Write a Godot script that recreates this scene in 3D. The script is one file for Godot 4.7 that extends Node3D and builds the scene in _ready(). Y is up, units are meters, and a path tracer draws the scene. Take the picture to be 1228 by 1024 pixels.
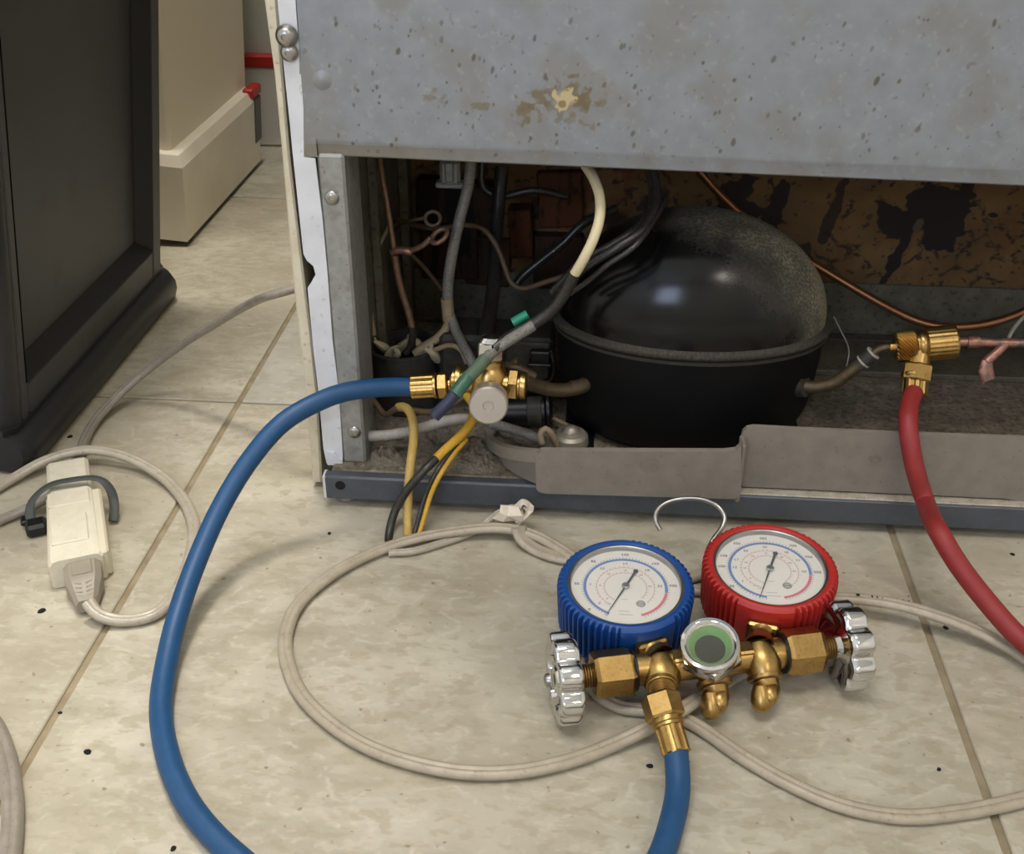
extends Node3D
# Refrigerator service scene: gauge set on a tiled floor behind an opened fridge. Metres, y up.

const FOC := 1350.0
var cam_at := Vector3(0, 0.42, 0.70)
var cr := Vector3(0.99691977, 0.00370538, -0.07834061)
var cu := Vector3(-0.04292209, 0.86179254, -0.5054417)
var cf := Vector3(-0.0656405, -0.50724737, -0.85929706)
var M := {}

# ---------------------------------------------------------------- measuring helpers
func ray(x: float, y: float) -> Vector3:
	return cr * ((x - 614.0) / FOC) + cu * ((512.0 - y) / FOC) + cf
func fl(x: float, y: float, h: float = 0.0) -> Vector3:      # point at height h
	var d := ray(x, y)
	return cam_at + d * ((h - cam_at.y) / d.y)
func bk(x: float, y: float, z: float) -> Vector3:            # point in an upright plane
	var d := ray(x, y)
	return cam_at + d * ((z - cam_at.z) / d.z)
func pl(a: Array) -> PackedVector3Array:                     # [x, y, z plane]
	var o := PackedVector3Array()
	for q in a: o.append(bk(q[0], q[1], q[2]))
	return o
func pf(a: Array) -> PackedVector3Array:                     # [x, y, height]
	var o := PackedVector3Array()
	for q in a: o.append(fl(q[0], q[1], q[2]))
	return o
func spline(p: PackedVector3Array, step := 0.006) -> PackedVector3Array:
	var o := PackedVector3Array()
	var n := p.size()
	for i in n - 1:
		var a := p[maxi(i - 1, 0)]; var b := p[i]; var c := p[i + 1]; var d := p[mini(i + 2, n - 1)]
		if i == 0: a = b * 2.0 - c
		if i == n - 2: d = c * 2.0 - b
		var t0 := 0.0
		var t1 := t0 + sqrt(maxf(a.distance_to(b), 1e-5))
		var t2 := t1 + sqrt(maxf(b.distance_to(c), 1e-5))
		var t3 := t2 + sqrt(maxf(c.distance_to(d), 1e-5))
		var k := clampi(int(ceil(b.distance_to(c) / step)), 1, 60)
		for j in k:
			var t := lerpf(t1, t2, float(j) / k)
			var a1 := a.lerp(b, (t - t0) / (t1 - t0)); var a2 := b.lerp(c, (t - t1) / (t2 - t1)); var a3 := c.lerp(d, (t - t2) / (t3 - t2))
			var b1 := a1.lerp(a2, (t - t0) / (t2 - t0)); var b2 := a2.lerp(a3, (t - t1) / (t3 - t1))
			o.append(b1.lerp(b2, (t - t1) / (t2 - t1)))
	o.append(p[n - 1])
	return o
func along(p: Vector3, dir: Vector3, ref := Vector3.UP) -> Transform3D:   # y runs along dir
	var y := dir.normalized()
	if absf(y.dot(ref)) > 0.98: ref = Vector3.BACK
	if absf(y.dot(ref)) > 0.98: ref = Vector3.RIGHT
	var z := (ref - y * y.dot(ref)).normalized()
	return Transform3D(Basis(y.cross(z), y, z), p)

# ---------------------------------------------------------------- mesh builder
class MB:
	var v := PackedVector3Array()
	var uv := PackedVector2Array()
	func tri(a: Vector3, b: Vector3, c: Vector3, ua := Vector2.ZERO, ub := Vector2.ZERO, uc := Vector2.ZERO) -> void:   # counter-clockwise seen from outside
		v.append(a); v.append(c); v.append(b)
		uv.append(ua); uv.append(uc); uv.append(ub)
	func quad(a: Vector3, b: Vector3, c: Vector3, d: Vector3) -> void:
		tri(a, b, c); tri(a, c, d)
	func quadu(a: Vector3, b: Vector3, c: Vector3, d: Vector3, r: Array) -> void:
		tri(a, b, c, r[0], r[1], r[2]); tri(a, c, d, r[0], r[2], r[3])
	# chamfered box in the frame x
	func box(s: Vector3, x: Transform3D, b := 0.0) -> MB:
		var h := s * 0.5
		b = minf(b, minf(h.x, minf(h.y, h.z)) * 0.9)
		if b <= 0.0:
			var c := []
			for i in 8: c.append(x * Vector3(h.x * (1 if i & 1 else -1), h.y * (1 if i & 2 else -1), h.z * (1 if i & 4 else -1)))
			quad(c[0], c[2], c[3], c[1]); quad(c[4], c[5], c[7], c[6]); quad(c[0], c[4], c[6], c[2])
			quad(c[1], c[3], c[7], c[5]); quad(c[0], c[1], c[5], c[4]); quad(c[2], c[6], c[7], c[3])
			return self
		var P := func(sx, sy, sz, ax): # corner point belonging to the face of axis ax
			var q := Vector3(h.x * sx, h.y * sy, h.z * sz)
			if ax != 0: q.x -= b * sx
			if ax != 1: q.y -= b * sy
			if ax != 2: q.z -= b * sz
			return x * q
		var face := func(pts: Array):
			var cen := Vector3.ZERO
			for q in pts: cen += q
			cen /= pts.size()
			var nn: Vector3 = (pts[1] - pts[0]).cross(pts[2] - pts[0])
			if nn.dot(cen - x.origin) < 0.0: pts.reverse()
			for i in range(1, pts.size() - 1): tri(pts[0], pts[i], pts[i + 1])
		for sgn in [-1, 1]:
			face.call([P.call(sgn, -1, -1, 0), P.call(sgn, 1, -1, 0), P.call(sgn, 1, 1, 0), P.call(sgn, -1, 1, 0)])
			face.call([P.call(-1, sgn, -1, 1), P.call(1, sgn, -1, 1), P.call(1, sgn, 1, 1), P.call(-1, sgn, 1, 1)])
			face.call([P.call(-1, -1, sgn, 2), P.call(1, -1, sgn, 2), P.call(1, 1, sgn, 2), P.call(-1, 1, sgn, 2)])
		for a in [-1, 1]:
			for c2 in [-1, 1]:
				face.call([P.call(a, c2, -1, 0), P.call(a, c2, 1, 0), P.call(a, c2, 1, 1), P.call(a, c2, -1, 1)])
				face.call([P.call(-1, a, c2, 1), P.call(1, a, c2, 1), P.call(1, a, c2, 2), P.call(-1, a, c2, 2)])
				face.call([P.call(a, -1, c2, 0), P.call(a, 1, c2, 0), P.call(a, 1, c2, 2), P.call(a, -1, c2, 2)])
				for e in [-1, 1]:
					face.call([P.call(a, c2, e, 0), P.call(a, c2, e, 1), P.call(a, c2, e, 2)])
		return self
	# profile of (radius, height) turned about the frame's y; bend(angle, height fraction, radius) may change the radius
	func lathe(prof: Array, n: int, x := Transform3D.IDENTITY, bend = null, scale := Vector2.ONE) -> MB:
		var rows := []
		for k in prof.size():
			var row := PackedVector3Array()
			for i in n:
				var a := TAU * i / n
				var r: float = prof[k].x
				if bend != null: r = bend.call(a, k, r)
				row.append(x * Vector3(sin(a) * r * scale.x, prof[k].y, cos(a) * r * scale.y))
			rows.append(row)
		for k in prof.size() - 1:
			for i in n:
				var j := (i + 1) % n
				var a: Vector3 = rows[k][i]; var b: Vector3 = rows[k][j]; var c: Vector3 = rows[k + 1][j]; var d: Vector3 = rows[k + 1][i]
				if prof[k].x > 1e-6: tri(a, b, c)
				if prof[k + 1].x > 1e-6: tri(a, c, d)
		return self
	func cyl(r: float, h: float, x: Transform3D, n := 20, b := 0.0) -> MB:
		if b <= 0.0: b = minf(r, h) * 0.08
		return lathe([Vector2(0, 0), Vector2(r - b, 0), Vector2(r, b), Vector2(r, h - b), Vector2(r - b, h), Vector2(0, h)], n, x)
	# tube along points; r: a number or an array lerped along; shape: callable(angle) -> Vector2 multiplier, up: keeps the section level
	func tube(p: PackedVector3Array, r, n := 12, section = null, level := false, cap := true, closed := false) -> MB:
		var rows := []
		var nor := Vector3.UP
		var m := p.size()
		var len := PackedFloat32Array([0.0])
		for i in range(1, m): len.append(len[i - 1] + p[i].distance_to(p[i - 1]))
		for i in m:
			var t := (p[(i + 1) % m if closed else mini(i + 1, m - 1)] - p[(i - 1 + m) % m if closed else maxi(i - 1, 0)]).normalized()
			if i == 0 and absf(t.dot(nor)) > 0.9: nor = Vector3.BACK
			if level:
				nor = Vector3.UP if absf(t.y) < 0.95 else Vector3.BACK
			nor = (nor - t * t.dot(nor)).normalized()
			var side := t.cross(nor)
			var rr: float
			if r is Array:
				var f: float = len[i] / maxf(len[m - 1], 1e-6) * (r.size() - 1)
				var k := mini(int(f), r.size() - 2)
				rr = lerpf(r[k], r[k + 1], f - k)
			else: rr = r
			var row := PackedVector3Array()
			for j in n:
				var a := TAU * j / n
				var q := Vector2(cos(a), sin(a))
				if section != null: q = section.call(a)
				row.append(p[i] + (side * q.x + nor * q.y) * rr)
			rows.append(row)
		for i in (m if closed else m - 1):
			for j in n:
				var k := (j + 1) % n
				var i2 := (i + 1) % m
				tri(rows[i][j], rows[i2][k], rows[i][k]); tri(rows[i][j], rows[i2][j], rows[i2][k])
		if cap and not closed:
			for j in n:
				var k := (j + 1) % n
				tri(p[0], rows[0][j], rows[0][k]); tri(p[m - 1], rows[m - 1][k], rows[m - 1][j])
		return self
	# flat outline (x right, y up in the frame) pushed d along the frame's z, chamfered by b on the front
	func slab(poly: PackedVector2Array, d: float, x: Transform3D, b := 0.0) -> MB:
		if Geometry2D.is_polygon_clockwise(poly): poly.reverse()
		var front := poly
		if b > 0.0:
			var ins := Geometry2D.offset_polygon(poly, -b)
			if ins.size() == 1 and ins[0].size() == poly.size():
				front = ins[0]
				if Geometry2D.is_polygon_clockwise(front): front.reverse()
				var best := 0; var bd := 1e9
				for i in front.size():
					var dd := front[i].distance_to(poly[0])
					if dd < bd: bd = dd; best = i
				var f2 := PackedVector2Array()
				for i in front.size(): f2.append(front[(i + best) % front.size()])
				front = f2
		var n := poly.size()
		for part in [[front, d, false], [poly, 0.0, true]]:
			var idx := Geometry2D.triangulate_polygon(part[0])
			for i in range(0, idx.size(), 3):
				var q := [part[0][idx[i]], part[0][idx[i + 1]], part[0][idx[i + 2]]]
				if (q[1] - q[0]).cross(q[2] - q[0]) < 0.0: q.reverse()
				if part[2]: q.reverse()
				tri(x * Vector3(q[0].x, q[0].y, part[1]), x * Vector3(q[1].x, q[1].y, part[1]), x * Vector3(q[2].x, q[2].y, part[1]))
		var mid := d - (b if front != poly else 0.0)
		for i in n:
			var j := (i + 1) % n
			quad(x * Vector3(poly[i].x, poly[i].y, 0), x * Vector3(poly[j].x, poly[j].y, 0), x * Vector3(poly[j].x, poly[j].y, mid), x * Vector3(poly[i].x, poly[i].y, mid))
			if mid < d: quad(x * Vector3(poly[i].x, poly[i].y, mid), x * Vector3(poly[j].x, poly[j].y, mid), x * Vector3(front[j].x, front[j].y, d), x * Vector3(front[i].x, front[i].y, d))
		return self
	func build(crease := 40.0) -> ArrayMesh:
		var nt := v.size() / 3
		var fn := PackedVector3Array(); fn.resize(nt)
		var at := {}
		for t in nt:
			var c := (v[t * 3 + 2] - v[t * 3]).cross(v[t * 3 + 1] - v[t * 3])
			fn[t] = c
		var key := []
		key.resize(v.size())
		for i in v.size():
			var k := Vector3i((v[i] * 50000.0).round())
			key[i] = k
			if at.has(k): at[k].append(i / 3)
			else: at[k] = [i / 3]
		var cc := cos(deg_to_rad(crease))
		var nn := PackedVector3Array(); nn.resize(v.size())
		for i in v.size():
			var own := fn[i / 3].normalized()
			var s := Vector3.ZERO
			for f in at[key[i]]:
				var q := fn[f]
				if q.normalized().dot(own) >= cc: s += q
			nn[i] = s.normalized() if s.length_squared() > 0.0 else own
			if nn[i] == Vector3.ZERO: nn[i] = Vector3.UP
		var a := []
		a.resize(Mesh.ARRAY_MAX)
		a[Mesh.ARRAY_VERTEX] = v; a[Mesh.ARRAY_NORMAL] = nn; a[Mesh.ARRAY_TEX_UV] = uv
		var me := ArrayMesh.new()
		me.add_surface_from_arrays(Mesh.PRIMITIVE_TRIANGLES, a)
		return me

# ---------------------------------------------------------------- nodes
var used := {}
func numbered(called: String) -> String:
	if not used.has(called):
		used[called] = 0
		return called
	used[called] += 1
	return "%s_%03d" % [called, used[called]]
func tag(o: Node, label: String, category: String, group := "") -> Node:
	o.set_meta("label", label); o.set_meta("category", category)
	if group: o.set_meta("group", group)
	return o
func thing(called: String, label: String, category: String, at := Vector3.ZERO, group := "") -> Node3D:
	var o := Node3D.new()
	o.name = numbered(called); o.position = at
	add_child(o)
	tag(o, label, category, group)
	return o
func world_of(n: Node3D) -> Transform3D:
	var t := Transform3D.IDENTITY
	var p: Node = n
	while p != self and p != null:
		t = p.transform * t
		p = p.get_parent()
	return t
# commits a builder whose points are in the scene's axes as one mesh under parent
func obj(called: String, mb: MB, mat: Material, parent: Node3D = self, crease := 40.0, label := "") -> MeshInstance3D:
	var o := MeshInstance3D.new()
	if parent != self:
		var inv := world_of(parent).affine_inverse()
		mb.v = inv * mb.v
	o.mesh = mb.build(crease)
	o.material_override = null
	o.mesh.surface_set_material(0, mat)
	o.cast_shadow = GeometryInstance3D.SHADOW_CASTING_SETTING_ON
	o.name = numbered(called) if parent == self else called
	parent.add_child(o, true)
	if label: o.set_meta("label", label)
	return o
func single(called: String, mb: MB, mat: Material, label: String, category: String, group := "", crease := 40.0) -> MeshInstance3D:
	var c := Vector3.ZERO   # stands at its own base
	var lo := mb.v[0]; var hi := mb.v[0]
	for q in mb.v: lo = lo.min(q); hi = hi.max(q)
	c = Vector3((lo.x + hi.x) / 2, lo.y, (lo.z + hi.z) / 2)
	mb.v = Transform3D(Basis.IDENTITY, -c) * mb.v
	var o := obj(called, mb, mat, self, crease)
	o.position = c
	tag(o, label, category, group)
	return o
func struct(called: String, mb: MB, mat: Material, parent: Node3D = self, crease := 40.0) -> MeshInstance3D:
	var o := obj(called, mb, mat, parent, crease)
	if parent == self: o.set_meta("kind", "structure")
	return o
func T(p: Vector3, yaw := 0.0) -> Transform3D:
	return Transform3D(Basis(Vector3.UP, yaw), p)
func slabbox(lo: Vector3, hi: Vector3, b := 0.0) -> MB:
	return MB.new().box(hi - lo, Transform3D(Basis.IDENTITY, (lo + hi) / 2), b)

# ---------------------------------------------------------------- textures and materials
func noise_bytes(size: Vector2i, sd: int, freq: float, oct := 4, kind := FastNoiseLite.TYPE_SIMPLEX_SMOOTH, fractal := FastNoiseLite.FRACTAL_FBM, stretch := Vector2.ONE) -> PackedByteArray:
	var n := FastNoiseLite.new()
	n.seed = sd; n.frequency = freq; n.noise_type = kind
	n.fractal_type = fractal; n.fractal_octaves = oct
	var im := n.get_seamless_image(maxi(8, int(size.x / stretch.x)), maxi(8, int(size.y / stretch.y)))
	if im.get_size() != size: im.resize(size.x, size.y, Image.INTERPOLATE_CUBIC)
	im.convert(Image.FORMAT_L8)
	return im.get_data()
# base colour between c0 and c1 by the first noise; layers: [bytes, low, high, colour, strength]
func paint(size: Vector2i, base: PackedByteArray, c0: Color, c1: Color, layers: Array) -> Image:
	var out := PackedByteArray()
	var n := size.x * size.y
	out.resize(n * 3)
	var luts := []
	for l in layers:
		var t := PackedFloat32Array(); t.resize(256)
		for i in 256: t[i] = smoothstep(l[1], l[2], i / 255.0) * l[4]
		luts.append(t)
	var r0 := c0.r; var g0 := c0.g; var b0 := c0.b
	var dr := c1.r - r0; var dg := c1.g - g0; var db := c1.b - b0
	for i in n:
		var f := base[i] / 255.0
		var r := r0 + dr * f; var g := g0 + dg * f; var b := b0 + db * f
		for k in layers.size():
			var w: float = luts[k][layers[k][0][i]]
			if w > 0.0:
				var c: Color = layers[k][3]
				r += (c.r - r) * w; g += (c.g - g) * w; b += (c.b - b) * w
		out[i * 3] = clampi(int(r * 255.0), 0, 255); out[i * 3 + 1] = clampi(int(g * 255.0), 0, 255); out[i * 3 + 2] = clampi(int(b * 255.0), 0, 255)
	return Image.create_from_data(size.x, size.y, false, Image.FORMAT_RGB8, out)
func blob(im: Image, c: Vector2, rad: Vector2, col: Color, alpha: float, nz: FastNoiseLite, rough := 0.5, soft := 0.25, turn := 0.0) -> void:
	var ext := rad * (1.0 + rough) * 1.2
	var m := maxf(ext.x, ext.y)
	for y in range(maxi(0, int(c.y - m)), mini(im.get_height(), int(c.y + m) + 1)):
		for x in range(maxi(0, int(c.x - m)), mini(im.get_width(), int(c.x + m) + 1)):
			var q := (Vector2(x, y) - c).rotated(-turn) / rad
			var d := q.length() + nz.get_noise_2d(x, y) * rough * 2.0
			var w := (1.0 - smoothstep(1.0 - soft, 1.0 + soft * 0.2, d)) * alpha
			if w > 0.0: im.set_pixel(x, y, im.get_pixel(x, y).lerp(col, w))
func nz(sd: int, freq: float) -> FastNoiseLite:
	var n := FastNoiseLite.new()
	n.seed = sd; n.frequency = freq; n.fractal_octaves = 4
	return n
func tex(im: Image) -> ImageTexture:
	im.generate_mipmaps()
	return ImageTexture.create_from_image(im)
func C(r: int, g: int, b: int) -> Color:
	return Color8(r, g, b)
func mat(c: Color, rough: float, metal := 0.0) -> StandardMaterial3D:
	var m := StandardMaterial3D.new()
	m.albedo_color = c; m.roughness = rough; m.metallic = metal
	return m
func tri_mat(t: Texture2D, period: float, rough: float, metal := 0.0, tint := Color.WHITE) -> StandardMaterial3D:
	var m := mat(tint, rough, metal)
	m.albedo_texture = t
	m.uv1_triplanar = true; m.uv1_world_triplanar = true
	m.uv1_scale = Vector3.ONE / period
	return m
func bumpy(m: StandardMaterial3D, bytes: PackedByteArray, size: Vector2i, strength: float, amount := 1.0) -> StandardMaterial3D:
	var im := Image.create_from_data(size.x, size.y, false, Image.FORMAT_L8, bytes)
	im.convert(Image.FORMAT_RGBA8)
	im.bump_map_to_normal_map(strength)
	m.normal_enabled = true; m.normal_texture = tex(im); m.normal_scale = amount
	return m

func _ready() -> void:
	# ------------------------------------------------------------ camera, sky, lights, exposure
	var cam := Camera3D.new()
	cam.name = "camera"
	cam.transform = Transform3D(Basis(cr, cu, -cf).orthonormalized(), cam_at)
	cam.fov = 41.5394; cam.near = 0.02; cam.far = 50.0
	add_child(cam)
	cam.current = true
	var we := WorldEnvironment.new()
	we.name = "surroundings"
	var env := Environment.new()
	env.background_mode = Environment.BG_COLOR
	env.background_color = C(214, 226, 245)
	env.background_energy_multiplier = 1.0
	env.tonemap_mode = Environment.TONE_MAPPER_LINEAR
	env.tonemap_exposure = 0.83
	env.sdfgi_enabled = true; env.ssao_enabled = true; env.ssil_enabled = true
	we.environment = env
	add_child(we)
	area("window_daylight", Vector3(-0.80, 1.6, 3.13), Vector3.ZERO, Vector2(0.8, 0.95), C(208, 224, 255), 2.9)
	area("ceiling_light_glow", Vector3(1.2, 2.44, 2.3), Vector3(-PI / 2, 0, 0), Vector2(0.36, 0.36), C(255, 246, 236), 1.8)
	area("ceiling_light_glow", Vector3(-0.25, 2.44, 0.8), Vector3(-PI / 2, 0, 0), Vector2(1.2, 0.6), C(248, 250, 255), 2.7)
	area("ceiling_light_glow", Vector3(-0.30, 2.44, -0.32), Vector3(-PI / 2, 0, 0), Vector2(0.36, 0.36), C(252, 247, 240), 6.6)
	materials()
	room()
	side_things()
	fridge()
	compressor_bay()
	wires()
	service_fittings()
	hoses_and_cords()
	gauge_set()
	small_things()

func area(called: String, p: Vector3, rot: Vector3, size: Vector2, col: Color, e: float) -> void:
	var l := AreaLight3D.new()
	l.name = called
	l.area_size = size; l.position = p; l.rotation = rot
	l.light_color = col; l.light_energy = e
	l.area_range = 8.0; l.area_attenuation = 2.0
	l.shadow_enabled = true
	add_child(l, true)

func materials() -> void:
	var s := Vector2i(1024, 1024)
	var h := Vector2i(512, 512)
	var big := noise_bytes(s, 3, 0.010, 5, FastNoiseLite.TYPE_SIMPLEX_SMOOTH, FastNoiseLite.FRACTAL_FBM, Vector2(1.6, 1))
	var vein := noise_bytes(s, 8, 0.022, 4, FastNoiseLite.TYPE_SIMPLEX_SMOOTH, FastNoiseLite.FRACTAL_RIDGED, Vector2(1.5, 1))
	var chip := noise_bytes(s, 21, 0.045, 4, FastNoiseLite.TYPE_SIMPLEX_SMOOTH, FastNoiseLite.FRACTAL_FBM, Vector2(1.8, 1))
	var speck := noise_bytes(s, 27, 0.075, 2)
	var streak := noise_bytes(s, 15, 0.09, 3, FastNoiseLite.TYPE_SIMPLEX_SMOOTH, FastNoiseLite.FRACTAL_FBM, Vector2(2.5, 1))
	var big2 := noise_bytes(s, 33, 0.0035, 3)
	var fl_im := paint(s, big, C(164, 158, 142), C(198, 194, 180), [
		[vein, 0.72, 0.92, C(208, 204, 192), 0.45], [chip, 0.60, 0.72, C(162, 153, 133), 0.45], [chip, 0.38, 0.28, C(202, 197, 182), 0.4],
		[streak, 0.66, 0.9, C(160, 148, 122), 0.4], [big2, 0.5, 0.85, C(168, 160, 141), 0.45], [vein, 0.16, 0.06, C(150, 136, 110), 0.5], [speck, 0.87, 0.91, C(116, 101, 78), 0.6]])
	var flt := tex(fl_im)
	for k in 3:
		var m := tri_mat(flt, 0.55, 0.42, 0.0, [Color(1, 1, 1), Color(0.97, 0.965, 0.95), Color(0.985, 0.97, 0.94)][k])
		m.uv1_offset = Vector3(0.31 * k, 0.0, 0.17 * k)
		bumpy(m, chip, s, 2.0, 0.3)
		M["tile%d" % k] = m
	var gr := noise_bytes(h, 9, 0.02, 4)
	M.grout = tri_mat(tex(paint(h, gr, C(128, 114, 88), C(158, 144, 116), [])), 0.2, 0.8)
	var dirt := noise_bytes(h, 40, 0.015, 5)
	var dirt2 := noise_bytes(h, 41, 0.06, 4)
	M.cream = mat(C(232, 222, 202), 0.5)
	M.lip = tri_mat(tex(paint(h, dirt, C(150, 142, 126), C(186, 178, 160), [[dirt2, 0.6, 0.9, C(110, 100, 84), 0.6]])), 0.1, 0.5)
	M.cream_gloss = tri_mat(tex(paint(h, noise_bytes(h, 50, 0.008, 3), C(222, 212, 190), C(234, 226, 208), [])), 0.4, 0.22)
	M.wall = mat(C(222, 221, 216), 0.8)
	M.farwall = mat(C(186, 190, 178), 0.7)
	M.farbase = mat(C(206, 202, 196), 0.3)
	M.ceiling = mat(C(238, 238, 235), 0.9)
	M.redtrim = mat(C(170, 38, 34), 0.4)
	M.grey_reflection = mat(C(74, 72, 76), 0.4)  # grey of the reflection at the skirting's far end
	M.black_wood = tri_mat(tex(paint(h, noise_bytes(h, 60, 0.006, 4), C(46, 48, 51), C(60, 62, 64), [[dirt, 0.6, 0.9, C(36, 35, 33), 0.6]])), 0.5, 0.42)
	M.black_edge = mat(C(30, 31, 34), 0.38)
	M.bead_shade = mat(C(20, 21, 24), 0.5)  # near-black tone stands in for deep shadow in the panel groove
	M.white_paint = tri_mat(tex(paint(h, dirt, C(206, 208, 214), C(224, 226, 232), [[dirt2, 0.72, 0.95, C(150, 146, 138), 0.5]])), 0.25, 0.4)
	M.cream_strip = tri_mat(tex(paint(h, dirt, C(206, 196, 170), C(222, 214, 192), [[dirt2, 0.7, 0.95, C(140, 124, 96), 0.5]])), 0.2, 0.5)
	var spangle := noise_bytes(h, 70, 0.05, 2, FastNoiseLite.TYPE_CELLULAR)
	M.zinc = tri_mat(tex(paint(h, spangle, C(138, 139, 136), C(160, 161, 158), [[dirt, 0.58, 0.85, C(118, 116, 108), 0.5], [dirt2, 0.72, 0.95, C(92, 86, 74), 0.5]])), 0.16, 0.5, 0.25)
	M.panel_grey = mat(C(138, 140, 143), 0.45, 0.3)
	M.rail = tri_mat(tex(paint(h, dirt, C(74, 79, 86), C(88, 92, 98), [[dirt2, 0.7, 0.95, C(110, 104, 94), 0.5]])), 0.2, 0.45, 0.2)
	M.plate = tri_mat(tex(paint(h, dirt, C(104, 96, 82), C(144, 134, 116), [[dirt2, 0.5, 0.8, C(86, 74, 58), 0.7], [noise_bytes(h, 44, 0.03, 4), 0.6, 0.85, C(170, 160, 142), 0.5]])), 0.18, 0.75)
	bumpy(M.plate, dirt2, h, 3.0, 0.7)
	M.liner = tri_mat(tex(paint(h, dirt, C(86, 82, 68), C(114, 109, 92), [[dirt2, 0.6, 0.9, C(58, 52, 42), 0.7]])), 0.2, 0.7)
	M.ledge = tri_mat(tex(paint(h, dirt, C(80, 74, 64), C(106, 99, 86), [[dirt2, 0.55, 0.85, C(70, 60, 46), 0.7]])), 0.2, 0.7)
	M.tray = tri_mat(tex(paint(h, dirt, C(124, 117, 107), C(139, 131, 120), [[dirt2, 0.72, 0.95, C(102, 93, 80), 0.5]])), 0.15, 0.55)
	M.brass = tri_mat(tex(paint(h, dirt, C(164, 132, 78), C(192, 160, 102), [[dirt2, 0.58, 0.9, C(112, 84, 46), 0.65]])), 0.06, 0.34, 1.0)
	M.brass_new = tri_mat(tex(paint(h, dirt, C(180, 146, 86), C(206, 174, 114), [[dirt2, 0.55, 0.85, C(130, 98, 54), 0.7]])), 0.05, 0.32, 1.0)
	M.brass_dark = mat(C(156, 128, 82), 0.38, 1.0)
	M.chrome = mat(C(214, 214, 214), 0.1, 1.0)
	M.steel = mat(C(164, 162, 158), 0.32, 1.0)
	M.silver = mat(C(186, 178, 168), 0.38, 0.6)
	M.zinc_dull = mat(C(168, 160, 144), 0.42, 0.5)
	M.copper = mat(C(160, 112, 80), 0.4, 0.9)
	M.copper_dull = tri_mat(tex(paint(h, dirt, C(116, 88, 70), C(154, 122, 98), [[dirt2, 0.52, 0.85, C(92, 86, 68), 0.7]])), 0.05, 0.5, 0.6)
	M.copper_red = tri_mat(tex(paint(h, dirt2, C(150, 98, 84), C(178, 138, 124), [[dirt, 0.46, 0.66, C(104, 96, 90), 0.85]])), 0.06, 0.4, 0.7)
	M.pipe_dark = tri_mat(tex(paint(h, dirt, C(74, 62, 46), C(112, 96, 72), [[dirt2, 0.6, 0.9, C(50, 42, 34), 0.8]])), 0.05, 0.5, 0.5)
	M.blue_hose = tri_mat(tex(paint(h, dirt, C(18, 66, 108), C(25, 77, 120), [[dirt2, 0.72, 0.95, C(16, 52, 88), 0.5]])), 0.1, 0.5)
	M.red_hose = tri_mat(tex(paint(h, dirt, C(130, 35, 35), C(150, 46, 44), [[dirt2, 0.72, 0.95, C(100, 32, 32), 0.5]])), 0.1, 0.55)
	M.blue_boot = mat(C(11, 66, 134), 0.42)
	M.red_boot = mat(C(170, 38, 32), 0.45)
	M.cord = tri_mat(tex(paint(h, dirt, C(158, 146, 126), C(184, 174, 154), [[dirt2, 0.66, 0.95, C(118, 104, 84), 0.5]])), 0.12, 0.38)
	M.cord_grey = tri_mat(tex(paint(h, dirt, C(128, 120, 108), C(156, 147, 133), [[dirt2, 0.66, 0.95, C(96, 84, 70), 0.6]])), 0.12, 0.4)
	M.cord_clear = tri_mat(tex(paint(h, dirt, C(160, 150, 132), C(186, 178, 160), [[dirt2, 0.66, 0.95, C(112, 98, 78), 0.6]])), 0.12, 0.3)
	M.ivory = tri_mat(tex(paint(h, dirt, C(212, 204, 180), C(224, 217, 196), [[dirt2, 0.78, 0.97, C(150, 128, 92), 0.6]])), 0.09, 0.4)
	M.ivory2 = mat(C(214, 205, 180), 0.4)
	M.plug = mat(C(146, 138, 122), 0.45)
	M.strap = mat(C(62, 66, 62), 0.6)
	M.black = mat(C(12, 12, 13), 0.42)
	M.shell = mat(C(11, 11, 12), 0.5)
	M.shell.metallic_specular = 0.32
	M.black_matt = tri_mat(tex(paint(h, dirt, C(36, 35, 32), C(56, 54, 48), [[dirt2, 0.58, 0.9, C(92, 84, 70), 0.6]])), 0.08, 0.6)
	M.hole = mat(C(14, 13, 12), 0.9)
	M.faint = mat(C(126, 118, 106), 0.6)
	M.wire_grey = tri_mat(tex(paint(h, dirt, C(104, 102, 96), C(140, 137, 129), [[dirt2, 0.52, 0.85, C(66, 60, 50), 0.75]])), 0.06, 0.5)
	M.wire_pale = tri_mat(tex(paint(h, dirt, C(150, 146, 136), C(176, 171, 160), [[dirt2, 0.6, 0.9, C(104, 94, 80), 0.7]])), 0.06, 0.5)
	M.wire_tan = tri_mat(tex(paint(h, dirt, C(138, 120, 90), C(160, 142, 112), [[dirt2, 0.6, 0.9, C(84, 70, 50), 0.7]])), 0.06, 0.55)
	M.wire_brown = tri_mat(tex(paint(h, dirt, C(84, 66, 48), C(106, 86, 64), [[dirt2, 0.6, 0.9, C(58, 48, 38), 0.7]])), 0.06, 0.55)
	M.wire_black = tri_mat(tex(paint(h, dirt, C(32, 31, 29), C(50, 48, 44), [[dirt2, 0.55, 0.85, C(104, 96, 82), 0.65]])), 0.05, 0.32)
	M.sleeve = mat(C(214, 202, 164), 0.35)
	M.yellow = tri_mat(tex(paint(h, dirt, C(196, 150, 44), C(214, 170, 62), [[dirt2, 0.62, 0.9, C(140, 104, 40), 0.6]])), 0.06, 0.4)
	M.yellow_dull = tri_mat(tex(paint(h, dirt, C(178, 148, 76), C(198, 170, 98), [[dirt2, 0.62, 0.9, C(130, 104, 56), 0.6]])), 0.06, 0.45)
	M.green = mat(C(52, 96, 78), 0.4)
	M.green_pale = mat(C(86, 104, 84), 0.5)
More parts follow.
